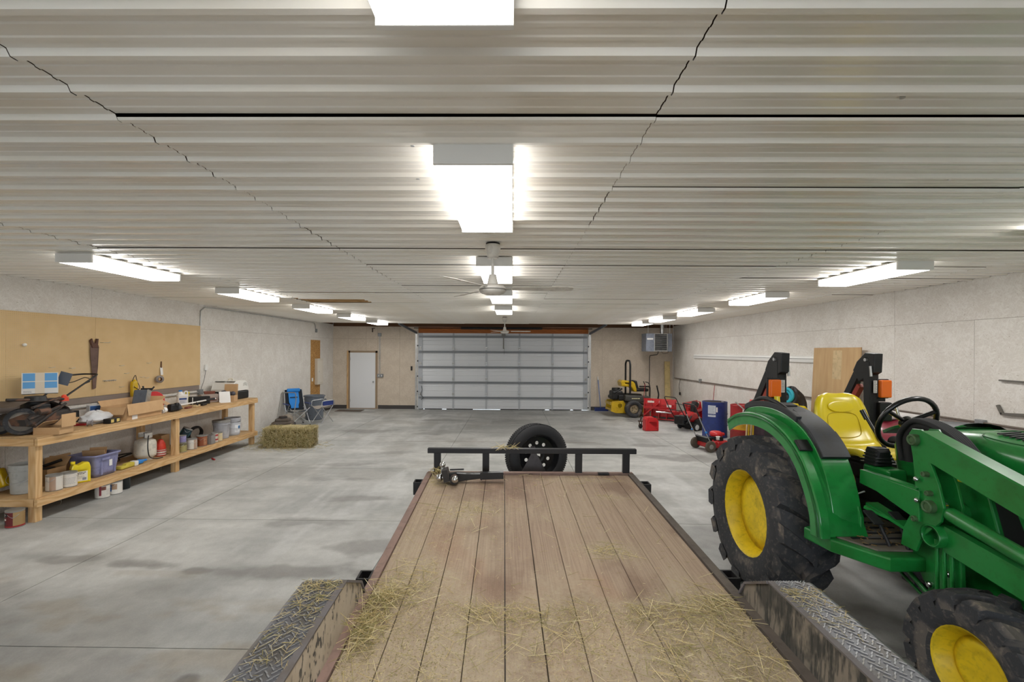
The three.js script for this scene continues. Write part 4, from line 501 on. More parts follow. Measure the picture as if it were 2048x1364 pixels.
// zero-turn mower, facing right
{
  const m = thing('zero_turn_mower', 'yellow and grey zero-turn mower with black roll bar', 'riding mower', [3.92, 0, -15.6], .05);
  const Y = M.yellow, dg = mat(0x4c4c48, .5, { map: dusty });
  for (const s of [-1, 1]) { const w = part('rear_wheel', LA([[.15, -.12], [.23, -.125], [.27, -.1], [.275, -.05], [.275, .05], [.27, .1], [.23, .125], [.15, .12], [.15, -.12]], -.02, .275, s * .5, PI / 2), M.rubber, m); part('wheel_rim', [LA([[0, -.02], [.05, -.02], [.06, .03], [.1, .04], [.155, .02], [.155, -.05], [.15, -.05], [0, -.03]], -.02, .275, s * .52, s * PI / 2)], mat(0xb7a98c, .6, { map: grime }), w); part('lug_nut', [0, 1, 2, 3, 4].map(i => CY(.012, .012, .02, -.02 + Math.cos(i * 1.257) * .075, .275 + Math.sin(i * 1.257) * .075, s * .56, PI / 2)), M.dark, w); }
  part('rear_frame', [EX([[-.72, .18], [-.68, .5], [-.3, .52], [-.18, .3], [-.22, .12], [-.55, .12]], .06, .008, [circ(-.42, .36, .07)], 0, 0, .34), EX([[-.72, .18], [-.68, .5], [-.3, .52], [-.18, .3], [-.22, .12], [-.55, .12]], .06, .008, [], 0, 0, -.34), B(.05, .08, .7, -.7, .42, 0), B(.05, .06, .7, -.68, .22, 0)], Y, m);
  part('engine', [RB(.36, .3, .44, .05, -.46, .68, 0), CY(.13, .15, .12, -.46, .86, 0), CY(.06, .06, .4, -.62, .62, 0, PI / 2), RB(.2, .16, .2, .03, -.36, .62, .24), bar([-.6, .75, .22], [-.3, .9, .15], .03)], M.black, m);
  part('side_tank', [EX([[-.3, .54], [-.3, .72], [.5, .68], [.55, .6], [.52, .5], [0, .48]], .26, .03, [], 0, 0, .42), EX([[-.3, .54], [-.3, .72], [.5, .68], [.55, .6], [.52, .5], [0, .48]], .26, .03, [], 0, 0, -.42)], dg, m); part('tank_decal', B(.36, .06, .004, .08, .615, .553), printed('#4c4c48', (x, w, h) => { lines(x, 4, 40, 240, 1, 10, '#e0d8a8', 52); }), m, { keepUV: 1 });
  const seat = part('seat_back', EX([[-.33, .98], [-.36, 1.12], [-.3, 1.18], [.05, 1.14], [.12, 1.08], [.2, .8], [.1, .8], [.0, .95]], .44, .03, [[[-.2, 1.06], [-.05, 1.045], [-.05, 1.085], [-.2, 1.1]]]), Y, m); part('cushion', [RB(.42, .1, .46, .04, .36, .86, 0), RB(.1, .34, .44, .04, .17, 1.0, 0, 0, 0, .25), RB(.36, .05, .06, .02, .42, .98, .26)], M.black, m);
  part('roll_bar', pipe([[-.06, .55, .26], [-.06, 1.72, .26], [-.06, 1.82, .16], [-.06, 1.82, -.16], [-.06, 1.72, -.26], [-.06, .55, -.26]], .032, .1), M.black, m);
  part('steering_lever', [pipe([[.62, .6, .2], [.62, .92, .22], [.56, 1.1, .25], [.5, 1.12, .1]], .014, .06), pipe([[.62, .6, -.2], [.62, .92, -.22], [.56, 1.1, -.25], [.5, 1.12, -.1]], .014, .06), pipe([[.9, .45, .1], [.95, .7, .1], [.88, 1.0, .1]], .025, .06)], M.black, m);
  part('foot_platform', [B(.8, .05, .6, .75, .4, 0), RB(.2, .14, .5, .04, 1.1, .42, 0)], dg, m); part('mower_deck', [RB(.75, .16, .95, .06, .65, .22, 0)], Y, m); for (const s of [-1, 1]) part('caster_wheel', LA([[.06, -.05], [.13, -.05], [.14, 0], [.13, .05], [.06, .05], [.06, -.05]], 1.25, .14, s * .42, PI / 2), M.rubber, m); part('front_fork', [B(.04, .3, .12, 1.25, .3, .42), B(.04, .3, .12, 1.25, .3, -.42), B(.06, .06, .9, 1.2, .44, 0)], Y, m);
}
// V snow plow
{
  const p = thing('snow_plow', 'red steel V snow plow with marker rods by the right wall', 'snow plow', [4.97, 0, -14.2]);
  const wing = (dx, dz, L) => { const a = Math.atan2(-dz, dx); return a; };
  const curve = [[.0, .03], [.05, .1], [.02, .3], [.03, .5], [.1, .66], [.12, .66], [.05, .5], [.04, .3], [.07, .1], [.02, .03]];
  [[-.42, -.25, .98, -.53, M.red], [.37, .42, 1.12, .85, M.red]].forEach(([x, z, L, ry, mm]) => { const w = part('wing', EX(curve, L, 0, [], x, 0, z, 0, PI / 2 + (ry > 0 ? ry : ry), 0), mm, p); const ribs = []; for (let i = -2; i <= 2; i++) ribs.push(EX([[-.1, .08], [.02, .05], [.02, .6], [.08, .64], [-.02, .62]], .015, 0, [], 0, 0, i * L / 4.3)); part('rib', ribs.map(g => xf(g, x, 0, z, 0, PI / 2 + ry, 0)), mm, w); part('brace', [xf(bar([-.08, .15, -L / 2 + .05], [-.06, .55, 0], .03), x, 0, z, 0, PI / 2 + ry, 0), xf(B(.06, .07, L - .06, -.07, .4, 0), x, 0, z, 0, PI / 2 + ry, 0)], mm, w); part('cutting_edge', xf(B(.02, .12, L, .03, .06, 0), x, 0, z, 0, PI / 2 + ry, 0), M.rust, w); });
  part('marker_rod', bar([-.84, .6, -.5], [-.8, 1.12, -.48], .008), M.redDull, p); part('marker_rod', bar([.74, .62, .86], [.78, 1.18, .88], .008), M.redDull, p);
  part('sticker', [B(.14, .18, .004, -.2, .42, -.02, 0, -.53)], M.paper, p); part('sticker', [B(.2, .06, .004, -.68, .58, -.26, 0, -.53), B(.18, .07, .004, .5, .6, .86, 0, .85)], mat(0xe8d8d0, .6), p);
  part('center_frame', [beam([-.1, .32, .1], [-.15, .3, .55], .1, .1), beam([.1, .32, .1], [.0, .3, .55], .1, .1), B(.5, .1, .1, -.05, .32, .52), bar([-.5, .35, -.1], [-.15, .35, .4], .03)], M.redDull, p); part('shoe', [CY(.05, .06, .03, -.72, .02, -.12), bar([-.72, .03, -.12], [-.72, .3, -.2], .02), CY(.06, .06, .03, .2, .02, .4)], M.rust, p); part('hydraulic_ram', bar([-.6, .3, .0], [-.1, .3, .25], .025), M.chrome, p);
}
const gasCan = (label, pos, s, ry) => { const c = thing('gas_can', label, 'gas can', pos, ry, 'red gas cans'); part('can_body', xf(EX([[-.17, 0], [.17, 0], [.18, .02], [.18, .26], [.1, .34], [.03, .36], [-.13, .36], [-.18, .3], [-.18, .02]], .26, .035, [[[-.08, .28], [.06, .28], [.06, .32], [-.08, .325]]]), 0, 0, 0, 0, 0, 0, s), M.redPlastic, c); part('spout_cap', xf(CY(.035, .035, .05, .11, .355, 0, 0, 0, -.5), 0, 0, 0, 0, 0, 0, s), M.dark, c); part('ridge', xf([B(.3, .02, .27, 0, .1, 0)][0], 0, 0, 0, 0, 0, 0, s), M.redPlastic, c); return c; };
gasCan('red plastic gas can on the floor before the plow', [3.74, 0, -12.62], 1.02, .1);
{
  const w = thing('trailer_dolly', 'small rusty castor jack behind the red gas can', 'jack', [3.56, 0, -12.95]);
  part('castor', LA([[0, -.02], [.06, -.02], [.065, 0], [.06, .02], [0, .02]], 0, .065, 0, 0, .5, PI / 2), M.rubberClean, w); part('fork', [B(.02, .14, .03, .03, .12, 0), B(.02, .14, .03, -.03, .12, 0), B(.12, .03, .1, 0, .2, 0), bar([0, .2, 0], [.03, .34, -.02], .02)], M.rust, w);
}
// snow blower
{
  const s = thing('snow_blower', 'red single-stage snow blower with white wheel caps', 'snow blower', [4.9, 0, -12.85], .5);
  part('auger_housing', EX([[-.05, .02], [.32, .02], [.36, .1], [.3, .26], [.12, .34], [-.08, .28]], .5, .01), M.black, s); part('shroud', EX([[-.3, .26], [-.26, .42], [-.08, .5], [.1, .44], [.26, .3], [.24, .24], [-.1, .22]], .38, .05), M.red, s); part('engine', [RB(.26, .24, .34, .04, -.34, .28, 0), CY(.07, .07, .16, -.42, .36, .12, PI / 2), bar([-.4, .2, .2], [-.2, .4, .2], .02)], M.black, s); part('chute', [CY(.09, .07, .2, .1, .52, 0, 0, 0, -.2), B(.14, .16, .13, .16, .66, 0, 0, 0, -.5)], M.black, s);
  for (const q of [-1, 1]) { const w = part('wheel', LA([[0, -.025], [.085, -.03], [.1, -.015], [.1, .015], [.085, .03], [0, .025]], -.1, .1, q * .27, PI / 2), M.rubberClean, s); part('wheel_cap', LA([[0, .01], [.03, .014], [.035, 0], [.072, .004], [.072, -.004], [0, -.004]], -.1, .1, q * .3, q * PI / 2), M.whitePlastic, w); }
  part('handle', pipe([[-.3, .2, .2], [-.62, .62, .2], [-.8, .92, .2], [-.8, .92, -.2], [-.62, .62, -.2], [-.3, .2, -.2]], .012, .07), M.black, s); part('control_rod', [bar([-.7, .76, .1], [.05, .6, .0], .008), bar([-.55, .55, -.2], [-.55, .55, .2], .01)], M.dark, s);
}
// red push mower before the blue barrel
{
  const m = thing('push_mower', 'red push mower standing before the blue barrel', 'lawn mower', [4.42, 0, -10.2], .25);
  part('deck', [EX([[-.3, .1], [-.28, .18], [-.1, .23], [.12, .23], [.3, .17], [.33, .1], [.3, .07], [-.28, .07]], .46, .04), RB(.2, .12, .5, .03, -.02, .15, 0)], M.red, m);
  const e = part('engine', [CY(.12, .14, .1, .02, .28, 0), RB(.1, .1, .1, .02, .0, .26, .16), CY(.03, .03, .1, -.1, .26, .14)], M.black, m); part('engine_cover', [LA([[.13, .3], [.14, .33], [.13, .37], [.09, .4], [0, .41]], .02, 0, 0), RB(.2, .07, .16, .03, .08, .34, .02)], M.redPlastic, m); part('air_filter', RB(.09, .08, .06, .015, -.06, .28, .17), M.whitePlastic, e); part('rear_flap', [B(.04, .14, .4, -.3, .24, 0, 0, 0, .5), RB(.12, .08, .3, .02, -.24, .25, 0)], M.black, m);
  for (const [x, z] of [[-.3, .25], [-.3, -.25], [.28, .25], [.28, -.25]]) { const r = x < 0 ? .12 : .1; const w = part('wheel', LA([[0, -.025], [r * .85, -.03], [r, -.018], [r, .018], [r * .85, .03], [0, .025]], x, r, z, PI / 2), mat(0x5d554c, .85, { map: grime }), m); part('hub_cap', LA([[0, .012], [.03, .014], [.05, .002], [.05, 0], [0, 0]], x, r, z + Math.sign(z) * .03, Math.sign(z) * PI / 2), M.greyPaint, w); }
  part('handle', pipe([[-.28, .2, .22], [-.5, .62, .22], [-.66, 1.0, .2], [-.66, 1.0, -.2], [-.5, .62, -.22], [-.28, .2, -.22]], .011, .06), M.steel, m); part('upper_grip', pipe([[-.56, .76, .215], [-.66, 1.0, .2], [-.66, 1.0, -.2], [-.56, .76, -.215]], .015, .06), M.black, m); part('brake_bail', pipe([[-.58, .82, .2], [-.6, .98, .17], [-.6, .98, -.17], [-.58, .82, -.2]], .006, .04), M.redDull, m); part('lock_knob', [SP(.025, -.4, .42, .235), SP(.025, -.4, .42, -.235)], M.blueBright, m); part('cable', TU([[-.55, .72, .2], [-.4, .5, .3], [-.3, .35, .24], [-.1, .28, .1]], .005), M.blue, m);
}
// barrels
function drum(label, pos, bands, group) { const d = thing('steel_drum', label, 'barrel', pos, 0, group), r = .29, h = .88; const seg = [[0, .004], [r - .01, .004], [r, 0], [r + .006, .012], [r, .024]]; for (const y of [.3, .58]) seg.push([r, y - .02], [r + .012, y], [r, y + .02]); seg.push([r, h - .024], [r + .006, h - .012], [r, h], [r - .012, h], [r - .014, h - .02], [0, h - .02]); part('drum_shell', LA(seg), bands[0], d); for (const [y0, y1, m] of bands.slice(1)) part('paint_band', xf(new THREE.CylinderGeometry(r + .003, r + .003, y1 - y0, 32, 1, true), 0, (y0 + y1) / 2, 0), m, d); return d; }
{
  const b = drum('dark blue steel drum with a white paper label', [5.1, 0, -11.8], [M.blue]); part('rust_lid', CY(.275, .275, .01, 0, .868, 0), mat(0x7a5c42, .8, { map: rustTex }), b); part('paper_label', wrapUV(.294, .294, .28, .66, 16, -.95, .62), mat(0xffffff, .7, { map: canvasTex(128, 96, (x, w, h) => { x.fillStyle = '#cdd2da'; x.fillRect(0, 0, w, h); lines(x, 10, 10, 100, 9, 9, '#8a93a6', 3); }) }), b, { keepUV: 1 }); part('side_text', wrapUV(.294, .294, .12, .7, 8, -.3, .12), M.paper, b, { keepUV: 1 }); part('bung', CY(.03, .03, .02, .15, .878, .1), M.galv, b);
  const r = drum('red and yellow steel drum left of the tractor fender', [5.46, 0, -11.05], [M.redDull, [.32, .57, mat(0xd9a92c, .5, { map: grime })], [.0, .29, mat(0x8f2a26, .55, { map: grime })]]); part('paper_label', wrapUV(.295, .295, .1, .76, 10, -.55, .3), M.paper, r, { keepUV: 1 });
  const pole = thing('pole_saw', 'long pole tool leaning across the red and yellow drum', 'pole tool', [0, 0, 0]); part('pole', bar([5.22, .95, -10.95], [4.75, .72, -8.9], .014), M.greyPaint, pole); part('coupling', [bar([5.0, .845, -10.0], [4.95, .82, -9.78], .03)], M.galv, pole); part('grip', bar([4.9, .8, -9.6], [4.75, .72, -8.9], .02), M.black, pole);
  drum('plum coloured drum behind the tractor roll bar', [5.45, 0, -10.1], [mat(0x43303e, .55, { map: grime })]);
  gasCan('small red gas can on top of the plum drum', [5.3, .882, -10.45 + .2], .55, .4);
  const cb = bucket('pail', 'clear pail with yellow lid standing on the plum drum', [5.52, .882, -9.98], .12, .2, mat(0xcfcdc4, .4), null, 0, mat(0xd6c070, .5)); part('stick', bar([0, .1, 0], [-.1, .62, .1], .012), M.greyPaint, cb);
  const yp = thing('stake_bundle', 'bundle of yellow stakes standing beside the red drum', 'stakes', [5.0, 0, -9.9]); for (let i = 0; i < 4; i++) part('stake', bar([i * .05 - .08, 0.005, 0], [.02 + i * .045, .62 + i * .02, -.12], .016), i % 2 ? M.yellow : M.tan, yp);
}
// black bin with tarp, teal hose and yellow case
{
  const b = thing('storage_bin', 'black plastic bin behind the tractor seat', 'bin', [5.1, 0, -8.6]); part('bin_body', EX([[-.3, 0], [.3, 0], [.34, .9], [-.34, .9]], .62, .02, [], 0, 0, 0, 0, PI / 2, 0), M.black, b); part('bin_rim', [B(.68, .05, .74, 0, .92, 0)], M.dark, b);
  { const rows = []; for (let i = 0; i <= 12; i++) { const a = []; for (let j = 0; j < 28; j++) { const t = j / 28 * 2 * PI, k = i / 12, r = Math.cos(k * PI / 2) * (1 + .12 * Math.sin(t * 5 + i)), y = Math.sin(k * PI / 2) * (.5 + .05 * Math.sin(t * 4)); a.push([Math.cos(t) * .24 * r, y, Math.sin(t) * .27 * r]); } rows.push(a); } solo('tarp_bundle', 'heaped black tarp on the bin before the plywood sheet', 'tarp', patch(rows, true), mat(0x26272b, .5, { map: grime }), [5.16, .947, -8.68]); }
  const h = thing('teal_hose', 'coiled teal hose resting on the black tarp', 'hose', [4.96, 1.3, -8.6]); part('coil', [TO(.13, .03, 0, 0, 0, -.2, -.9), TO(.12, .03, .03, .03, .04, -.1, -1.1), TU([[-.1, -.02, .05], [-.05, .14, .0], [.0, .18, -.1], [.06, .12, -.22]], .03)], M.teal, h); part('end_fitting', bar([.06, .12, -.22], [.1, .06, -.26], .02), M.galv, h);
  const y = thing('yellow_jug', 'yellow plastic jug on the black bin behind the roll bar', 'jug', [5.06, .947, -8.32], .3); part('jug_body', EX([[-.16, 0], [.14, 0], [.17, .16], [.1, .22], [-.02, .2], [-.06, .27], [-.15, .27], [-.17, .2]], .14, .02, [[[-.14, .2], [-.08, .2], [-.08, .235], [-.14, .24]]]), M.yellowPl, y); part('cap', CY(.025, .025, .03, .13, .22, 0, 0, 0, -.5), M.dark, y);
}
// things on the right wall
{
  const t = thing('plywood_sheet', 'tan plywood sheet leaning on the wall behind the tractor', 'plywood', [5.58, 0, -8.25]); const g = part('sheet', xf(B(.018, 2.2, 1.18, 0, 1.1, 0), 0, .004, 0, 0, 0, -.045), M.ply, t); part('glue_smear', xf(B(.0195, .5, .22, 0, 1.9, .05), 0, .004, 0, 0, 0, -.045), mat(0xcdb790, .8, { map: grime }), t);
  const pp = thing('wall_pipe', 'thin dark pipe with outlet boxes along the right wall', 'pipe', [0, 0, 0]); part('pipe', [pipe([[XR - .05, 1.2, ZB + .3], [XR - .05, 1.24, -11], [XR - .05, 1.3, 3]], .014)], mat(0x6d6258, .6), pp); for (const z of [-14.35, -10.75, -5.8]) part('outlet_box', RB(.06, .12, .1, .006, XR - .045, 1.24, z), M.greyBox, pp); part('pendant_cord', [TU([[XR - .06, 1.19, -16.0], [XR - .08, .95, -16.05], [XR - .07, .75, -16.0]], .008), RB(.05, .1, .05, .01, XR - .07, .7, -16.0)], M.dark, pp);
  const s = thing('strip_cover', 'long white plastic strip fixed along the right wall', 'strip', [XR - .013, 1.98, 0]); part('strip_profile', [EX([[0, -.07], [-.045, -.055], [-.055, 0], [-.045, .055], [0, .07]], 3.1, .002, [], 0, 0, -13.3), EX([[0, -.07], [-.045, -.055], [-.055, 0], [-.045, .055], [0, .07]], 3.0, .002, [], 0, 0, -10.24)], M.whitePlastic, s); part('edge_line', B(.012, .012, 6.1, -.05, .012, -11.8), M.greyPaint, s);
  const hk = thing('wall_bracket', 'bent black steel hanger bracket high on the right wall', 'bracket', [XR - .014, 0, -5.3]); part('upright', B(.012, .46, .05, -.012, 1.6, 0), mat(0x5a5652, .5), hk); part('arm', [beam([-.02, 1.79, 0], [-.02, 1.795, -.29], .03, .018)], mat(0x6a665f, .5), hk); part('arm', [beam([-.02, 1.42, 0], [-.02, 1.4, -.27], .03, .03), beam([-.02, 1.4, -.26], [-.02, 1.5, -.31], .03, .025)], mat(0x6a665f, .5), hk);
  const mh = thing('maroon_hood', 'maroon and white machine hood behind the steering wheel', 'machine', [5.05, 0, -6.5]);
  const rg = (w, h, z, y0) => Array.from({ length: 13 }, (_, i) => { const a = PI * i / 12; return [Math.cos(a) * w, y0 + Math.sin(a) ** .7 * h, z]; });
  part('hood_shell', [patch([rg(.05, .05, -1.0, .95), rg(.4, .36, -.85, .8), rg(.48, .5, -.4, .78), rg(.5, .54, .2, .78), rg(.45, .46, .7, .78), rg(.3, .28, .95, .8), rg(.04, .05, 1.02, .85)])], phys(0x7a2434, .35, { clearcoat: .4, map: grime }), mh); part('hood_panel', RB(.5, .06, .7, .03, -.05, 1.29, .15), mat(0xd6d2d0, .4), mh); part('body', [RB(.8, .5, 1.6, .06, 0, .62, 0)], M.black, mh); for (const [x, z] of [[-.4, .6], [.4, .6], [-.4, -.6], [.4, -.6]]) part('wheel', LA([[0, -.1], [.25, -.1], [.28, -.06], [.28, .06], [.25, .1], [0, .1]], x, .28, z, 0, 0, PI / 2), M.rubber, mh);
}
console.log('right side ready');
// ================= tractor =================
// local frame: +z forward (towards the camera), +x to the right of the picture, ground at y = 0, rear axle near z = 0
function barTyre(R, rim, W, n, H) { // carcass with deep angled bars, axis along x
  const c = R - H, body = LA([[rim, -W * .4], [rim + .02, -W * .47], [rim + (c - rim) * .5, -W * .52], [c - .03, -W * .47], [c, -W * .3], [c + .008, 0], [c, W * .3], [c - .03, W * .47], [rim + (c - rim) * .5, W * .52], [rim + .02, W * .47], [rim, W * .4]], 0, 0, 0, 0, 0, PI / 2);
  const lugs = [], rr = s => c - .002 - .03 * Math.max(0, Math.abs(s) / W - .3) / .2, K = 6;
  for (const side of [-1, 1]) for (let i = 0; i < n; i++) {
    const a0 = (i + (side > 0 ? .5 : 0)) / n * 2 * PI, pos = [], idx = [];
    for (let k = 0; k <= K; k++) { const t = k / K, s = side * (-.03 + t * (W * .5 + .035)), a = a0 - (t ** .85) * .3 + (t < .18 ? (.18 - t) * .25 : 0), half = (R > .5 ? .044 + .022 * t : .03 + .016 * t) / R, down = t > .9 ? .05 : 0; const top = t > .95 ? R - .03 : R - .012 * t; const pt = (ang, rad, sx) => [sx, Math.cos(ang) * rad, Math.sin(ang) * rad]; pos.push(...pt(a - half * 1.35, rr(s) - .004, s), ...pt(a - half, top, s), ...pt(a + half, top, s), ...pt(a + half * 1.35, rr(s) - .004, s)); }
    { const t = 1, s = side * (W * .515), a = a0 - .3, half = (R > .5 ? .06 : .042) / R, pt = (ang, rad) => [s, Math.cos(ang) * rad, Math.sin(ang) * rad]; pos.push(...pt(a - half * 1.2, c - .09), ...pt(a - half * .9, c - .085), ...pt(a + half * .9, c - .085), ...pt(a + half * 1.2, c - .09)); }
    for (let k = 0; k <= K; k++) for (let j = 0; j < 3; j++) { const a = k * 4 + j, b = a + 1, d = a + 4, e = b + 4; idx.push(a, d, b, b, d, e); } idx.push(0, 1, 2, 0, 2, 3); lugs.push(strip(pos, idx));
  }
  return [body, lugs];
}
const rimDish = (r, w, depth) => [LA([[r + .012, -w / 2], [r - .005, -w / 2 + .004], [r - .02, -w / 2 + .03], [r - .035, -w / 2 + .07], [r - .045, -w / 2 + depth], [r * .6, -w / 2 + depth + .02], [r * .45, -w / 2 + depth + .005], [.06, -w / 2 + depth], [0, -w / 2 + depth]], 0, 0, 0, 0, 0, PI / 2), LA([[r + .012, w / 2], [r - .005, w / 2 - .004], [r - .04, w / 2 - .08], [r - .045, -w / 2 + depth]], 0, 0, 0, 0, 0, PI / 2)];
{
  const T = thing('tractor', 'green and yellow compact tractor with front loader arms', 'tractor', [3.08, 0, -4.2], .02);
  const G = M.green, wy = mat(0xf2d524, .42, { map: sized(grime, .4) });
  // wheels: rear and front
  const rear = barTyre(.69, .37, .43, 14, .055), front = barTyre(.405, .215, .3, 16, .032);
  for (const s of [-1, 1]) {
    const mk = (name, tt, R, rim, W, x, y, z, depth) => {
      const flip = s > 0 ? PI : 0; const t = part(name, xf(merge(tt[0]).clone(), 0, 0, 0), M.rubber, T); t.position.set(x, y, z); t.rotation.y = flip;
      part('tread_bars', merge(tt[1]).clone(), M.rubber, t); const rm = part('wheel_rim', rimDish(rim, W * .85, W * .55), wy, t);
      return t;
    };
    const a = mk('rear_tire', rear, .68, .37, .43, s * .785, .66, -.07, .2); part('wheel_bolts', [...Array.from({ length: 8 }, (_, i) => CY(.013, .013, .03, .055, Math.cos(i * PI / 4) * .13, Math.sin(i * PI / 4) * .13, 0, 0, PI / 2)), CY(.05, .05, .06, .06, 0, 0, 0, 0, PI / 2), CY(.011, .011, .05, -.05, .3, -.1, .3, 0, .6)], mat(0x4f4a30, .6), a);
    const b = mk('front_tire', front, .43, .215, .3, s * .54, .4, 1.66, .1); part('wheel_bolts', Array.from({ length: 6 }, (_, i) => CY(.01, .01, .03, .04, Math.cos(i * PI / 3) * .08, Math.sin(i * PI / 3) * .08, 0, 0, PI / 2)), mat(0x4f4a30, .6), b);
  }
  // chassis
  part('chassis', [B(.36, .34, 1.5, 0, .72, .45), B(.5, .4, .6, 0, .8, -.15), CY(.12, .12, 1.3, 0, .68, -.07, 0, 0, PI / 2), B(.3, .26, .7, 0, .7, 1.5), B(.3, .5, .5, 0, 1.0, .35)], mat(0x26282a, .6, { map: dusty }), T);
  part('front_axle', [B(1.0, .13, .16, 0, .45, 1.66), CY(.1, .1, .14, .38, .43, 1.66, 0, 0, PI / 2), CY(.1, .1, .14, -.38, .43, 1.66, 0, 0, PI / 2), bar([-.4, .5, 1.5], [.4, .5, 1.5], .02)], G, T);
  part('front_frame', [B(.08, .2, 1.3, -.26, .72, 1.75), B(.08, .2, 1.3, .26, .72, 1.75), B(.6, .2, .1, 0, .72, 2.4)], G, T);
  // operator platform
  const plat = [[-.9, .66], [-.87, .9], [-.74, 1.14], [-.7, 1.2], [.7, 1.2], [.74, 1.14], [.87, .9], [.9, .66], [.45, .45], [-.45, .45]];
  part('platform', EX(plat.map(([x, z]) => [x, -z]), .09, .012, [], 0, .76, 0, -PI / 2), G, T);
  const matp = part('platform_mat', EX([[-.83, .68], [-.81, .88], [-.7, 1.1], [-.2, 1.12], [-.2, .5], [-.45, .5]].map(([x, z]) => [x, -z]), .012, .002, [], 0, .812, 0, -PI / 2), mat(0x7d756b, .9, { map: dusty }), T); part('mat_rib', [.62, .72, .82, .92, 1.02].map(z => B(.48, .008, .02, -.48 + (1.1 - z) * -.1, .822, z)), M.dark, matp);
  part('litter', Array.from({ length: 70 }, () => B(rnd(.01, .05), .004, .005, rnd(-.72, -.25), .826, rnd(.6, 1.05), 0, rnd(3), 0)), mat(0x8a6f45, .9), matp, { kind: 'stuff' });
  // fenders
  const arc = [[-.48, 1.42], [-.3, 1.5], [-.05, 1.545], [.22, 1.53], [.46, 1.45], [.65, 1.31], [.78, 1.12], [.85, .95], [.87, .8]];
  const sm = new THREE.SplineCurve(arc.map(p => new THREE.Vector2(...p))).getPoints(84);
  const off = (pts, d) => pts.map((p, i) => { const a = pts[Math.max(0, i - 1)], b = pts[Math.min(pts.length - 1, i + 1)], tx = b.x - a.x, ty = b.y - a.y, l = Math.hypot(tx, ty); return new THREE.Vector2(p.x - ty / l * d, p.y + tx / l * d); });
  const bandGeo = (lo, hi, w, x, i0 = 0, i1 = 99) => { const s = sm.slice(i0 * 3, i1 * 3 + 1), lift = f => { if (typeof f === 'number') return off(s, f); const a = off(s, 0), b = off(s, 1); return a.map((p, i) => p.clone().lerp(b[i], f((i0 * 3 + i) / 84))); }, o = lift(hi), n = lift(lo).reverse(); return EX(shp([...o, ...n].map(p => [-p.x, p.y])), w, .006, [], x, 0, 0, 0, PI / 2, 0); };
  const hump = t => .075 * ss(.02, .14, t) * (1 - ss(.5, .92, t));
  for (const s of [-1, 1]) {
    const f = part('fender', [bandGeo(-.03, 0, .32, s * .775), bandGeo(0, .022, .07, s * .895), bandGeo(-.09, 0, .02, s * .925)], M.greenClean, T);
    if (s < 0) part('fender_hump', [bandGeo(-.01, hump, .21, s * .715, 1, 27), EX([[-.87, .82], [-.87, .95], [-.78, 1.14], [-.68, 1.3], [-.5, 1.36], [-.5, .82]], .03, .008, [], s * .625, 0, 0, 0, PI / 2, 0), xf(patch(Array.from({ length: 8 }, (_, i) => Array.from({ length: 6 }, (_, j) => { const t = i / 7, q = j / 5; return [s * (.93 - q * (.31 + .02 * t)), 1.3 - t * .48, .66 + .21 * Math.sin(t * 1.57) - q * .3 * (1 - t) * .5 + .02]; }))), 0, 0, 0)], M.greenClean, f);
    if (s < 0) part('console', [bandGeo(t => hump(t) - .005, t => hump(t) + .03, .2, s * .71, 1, 18), bandGeo(t => hump(t) - .05, t => hump(t) + .032, .21, s * .71, 15, 18), bandGeo(t => hump(t), t => hump(t) + .05, .045, s * .8, 3, 13)], mat(0x34373c, .55, { map: dusty }), f);
    if (s < 0) part('cup_holder', [CY(.045, .045, .02, -.7, 1.618, .28, .35), RB(.12, .03, .1, .01, -.7, 1.65, .12, .15)], M.dark, f);
    if (s > 0) f.position.y = -.08;
    if (s < 0) { part('grab_rail', [TU([[-.8, 1.62, -.3], [-.8, 1.69, -.1], [-.8, 1.68, .1], [-.8, 1.6, .34], [-.8, 1.48, .46]], .018)], M.black, f); part('hand_pad', RB(.1, .02, .1, .008, -.87, 1.4, .6, .75), M.black, f); part('yellow_knob', [CY(.022, .025, .05, -.72, 1.69, .0)], M.yellowPl, f); }
  }
  // seat
  const prof = [[.36, 1.19, .2], [.37, 1.24, .235], [.3, 1.275, .25], [.16, 1.262, .26], [.02, 1.24, .26], [-.1, 1.262, .258], [-.17, 1.35, .256], [-.205, 1.46, .25], [-.235, 1.57, .235], [-.262, 1.66, .2], [-.285, 1.69, .16]];
  const prof2 = new THREE.CatmullRomCurve3([...prof, [-.3, 1.705, .1]].map(p => V(...p))).getPoints(44).map(p => [p.x, p.y, p.z]);
  const loops = prof2.map(([z, y, w], i) => { const a = prof2[Math.max(0, i - 1)], b = prof2[Math.min(prof2.length - 1, i + 1)]; let tz = b[0] - a[0], ty = b[1] - a[1]; const l = Math.hypot(tz, ty); tz /= l; ty /= l; const nz = ty, ny = -tz; const r = []; const th = .05; for (let j = 0; j <= 12; j++) { const q = j / 12 * 2 - 1, bol = .045 * Math.abs(q) ** 2.2 * (1 - .75 * Math.abs(i / 22 - 1) ** 3) - .03 * Math.max(0, Math.abs(q) - .85) / .15; r.push([q * w, y + ny * bol, z + nz * bol]); } for (let j = 12; j >= 0; j--) { const q = j / 12 * 2 - 1; r.push([q * w * .98, y - ny * th * (1 - .5 * Math.abs(q) ** 4), z - nz * th * (1 - .5 * Math.abs(q) ** 4)]); } return r; });
  const cap = (lp) => { const n = lp.length / 2, g = []; for (let j = 0; j < n; j++) g.push([lp[j], lp[2 * n - 1 - j]]); return patch(g); };
  const seat = part('seat', [patch(loops, true), cap(loops[0]), cap(loops.at(-1))], M.seat, T); seat.position.set(-.03, .02, .06);
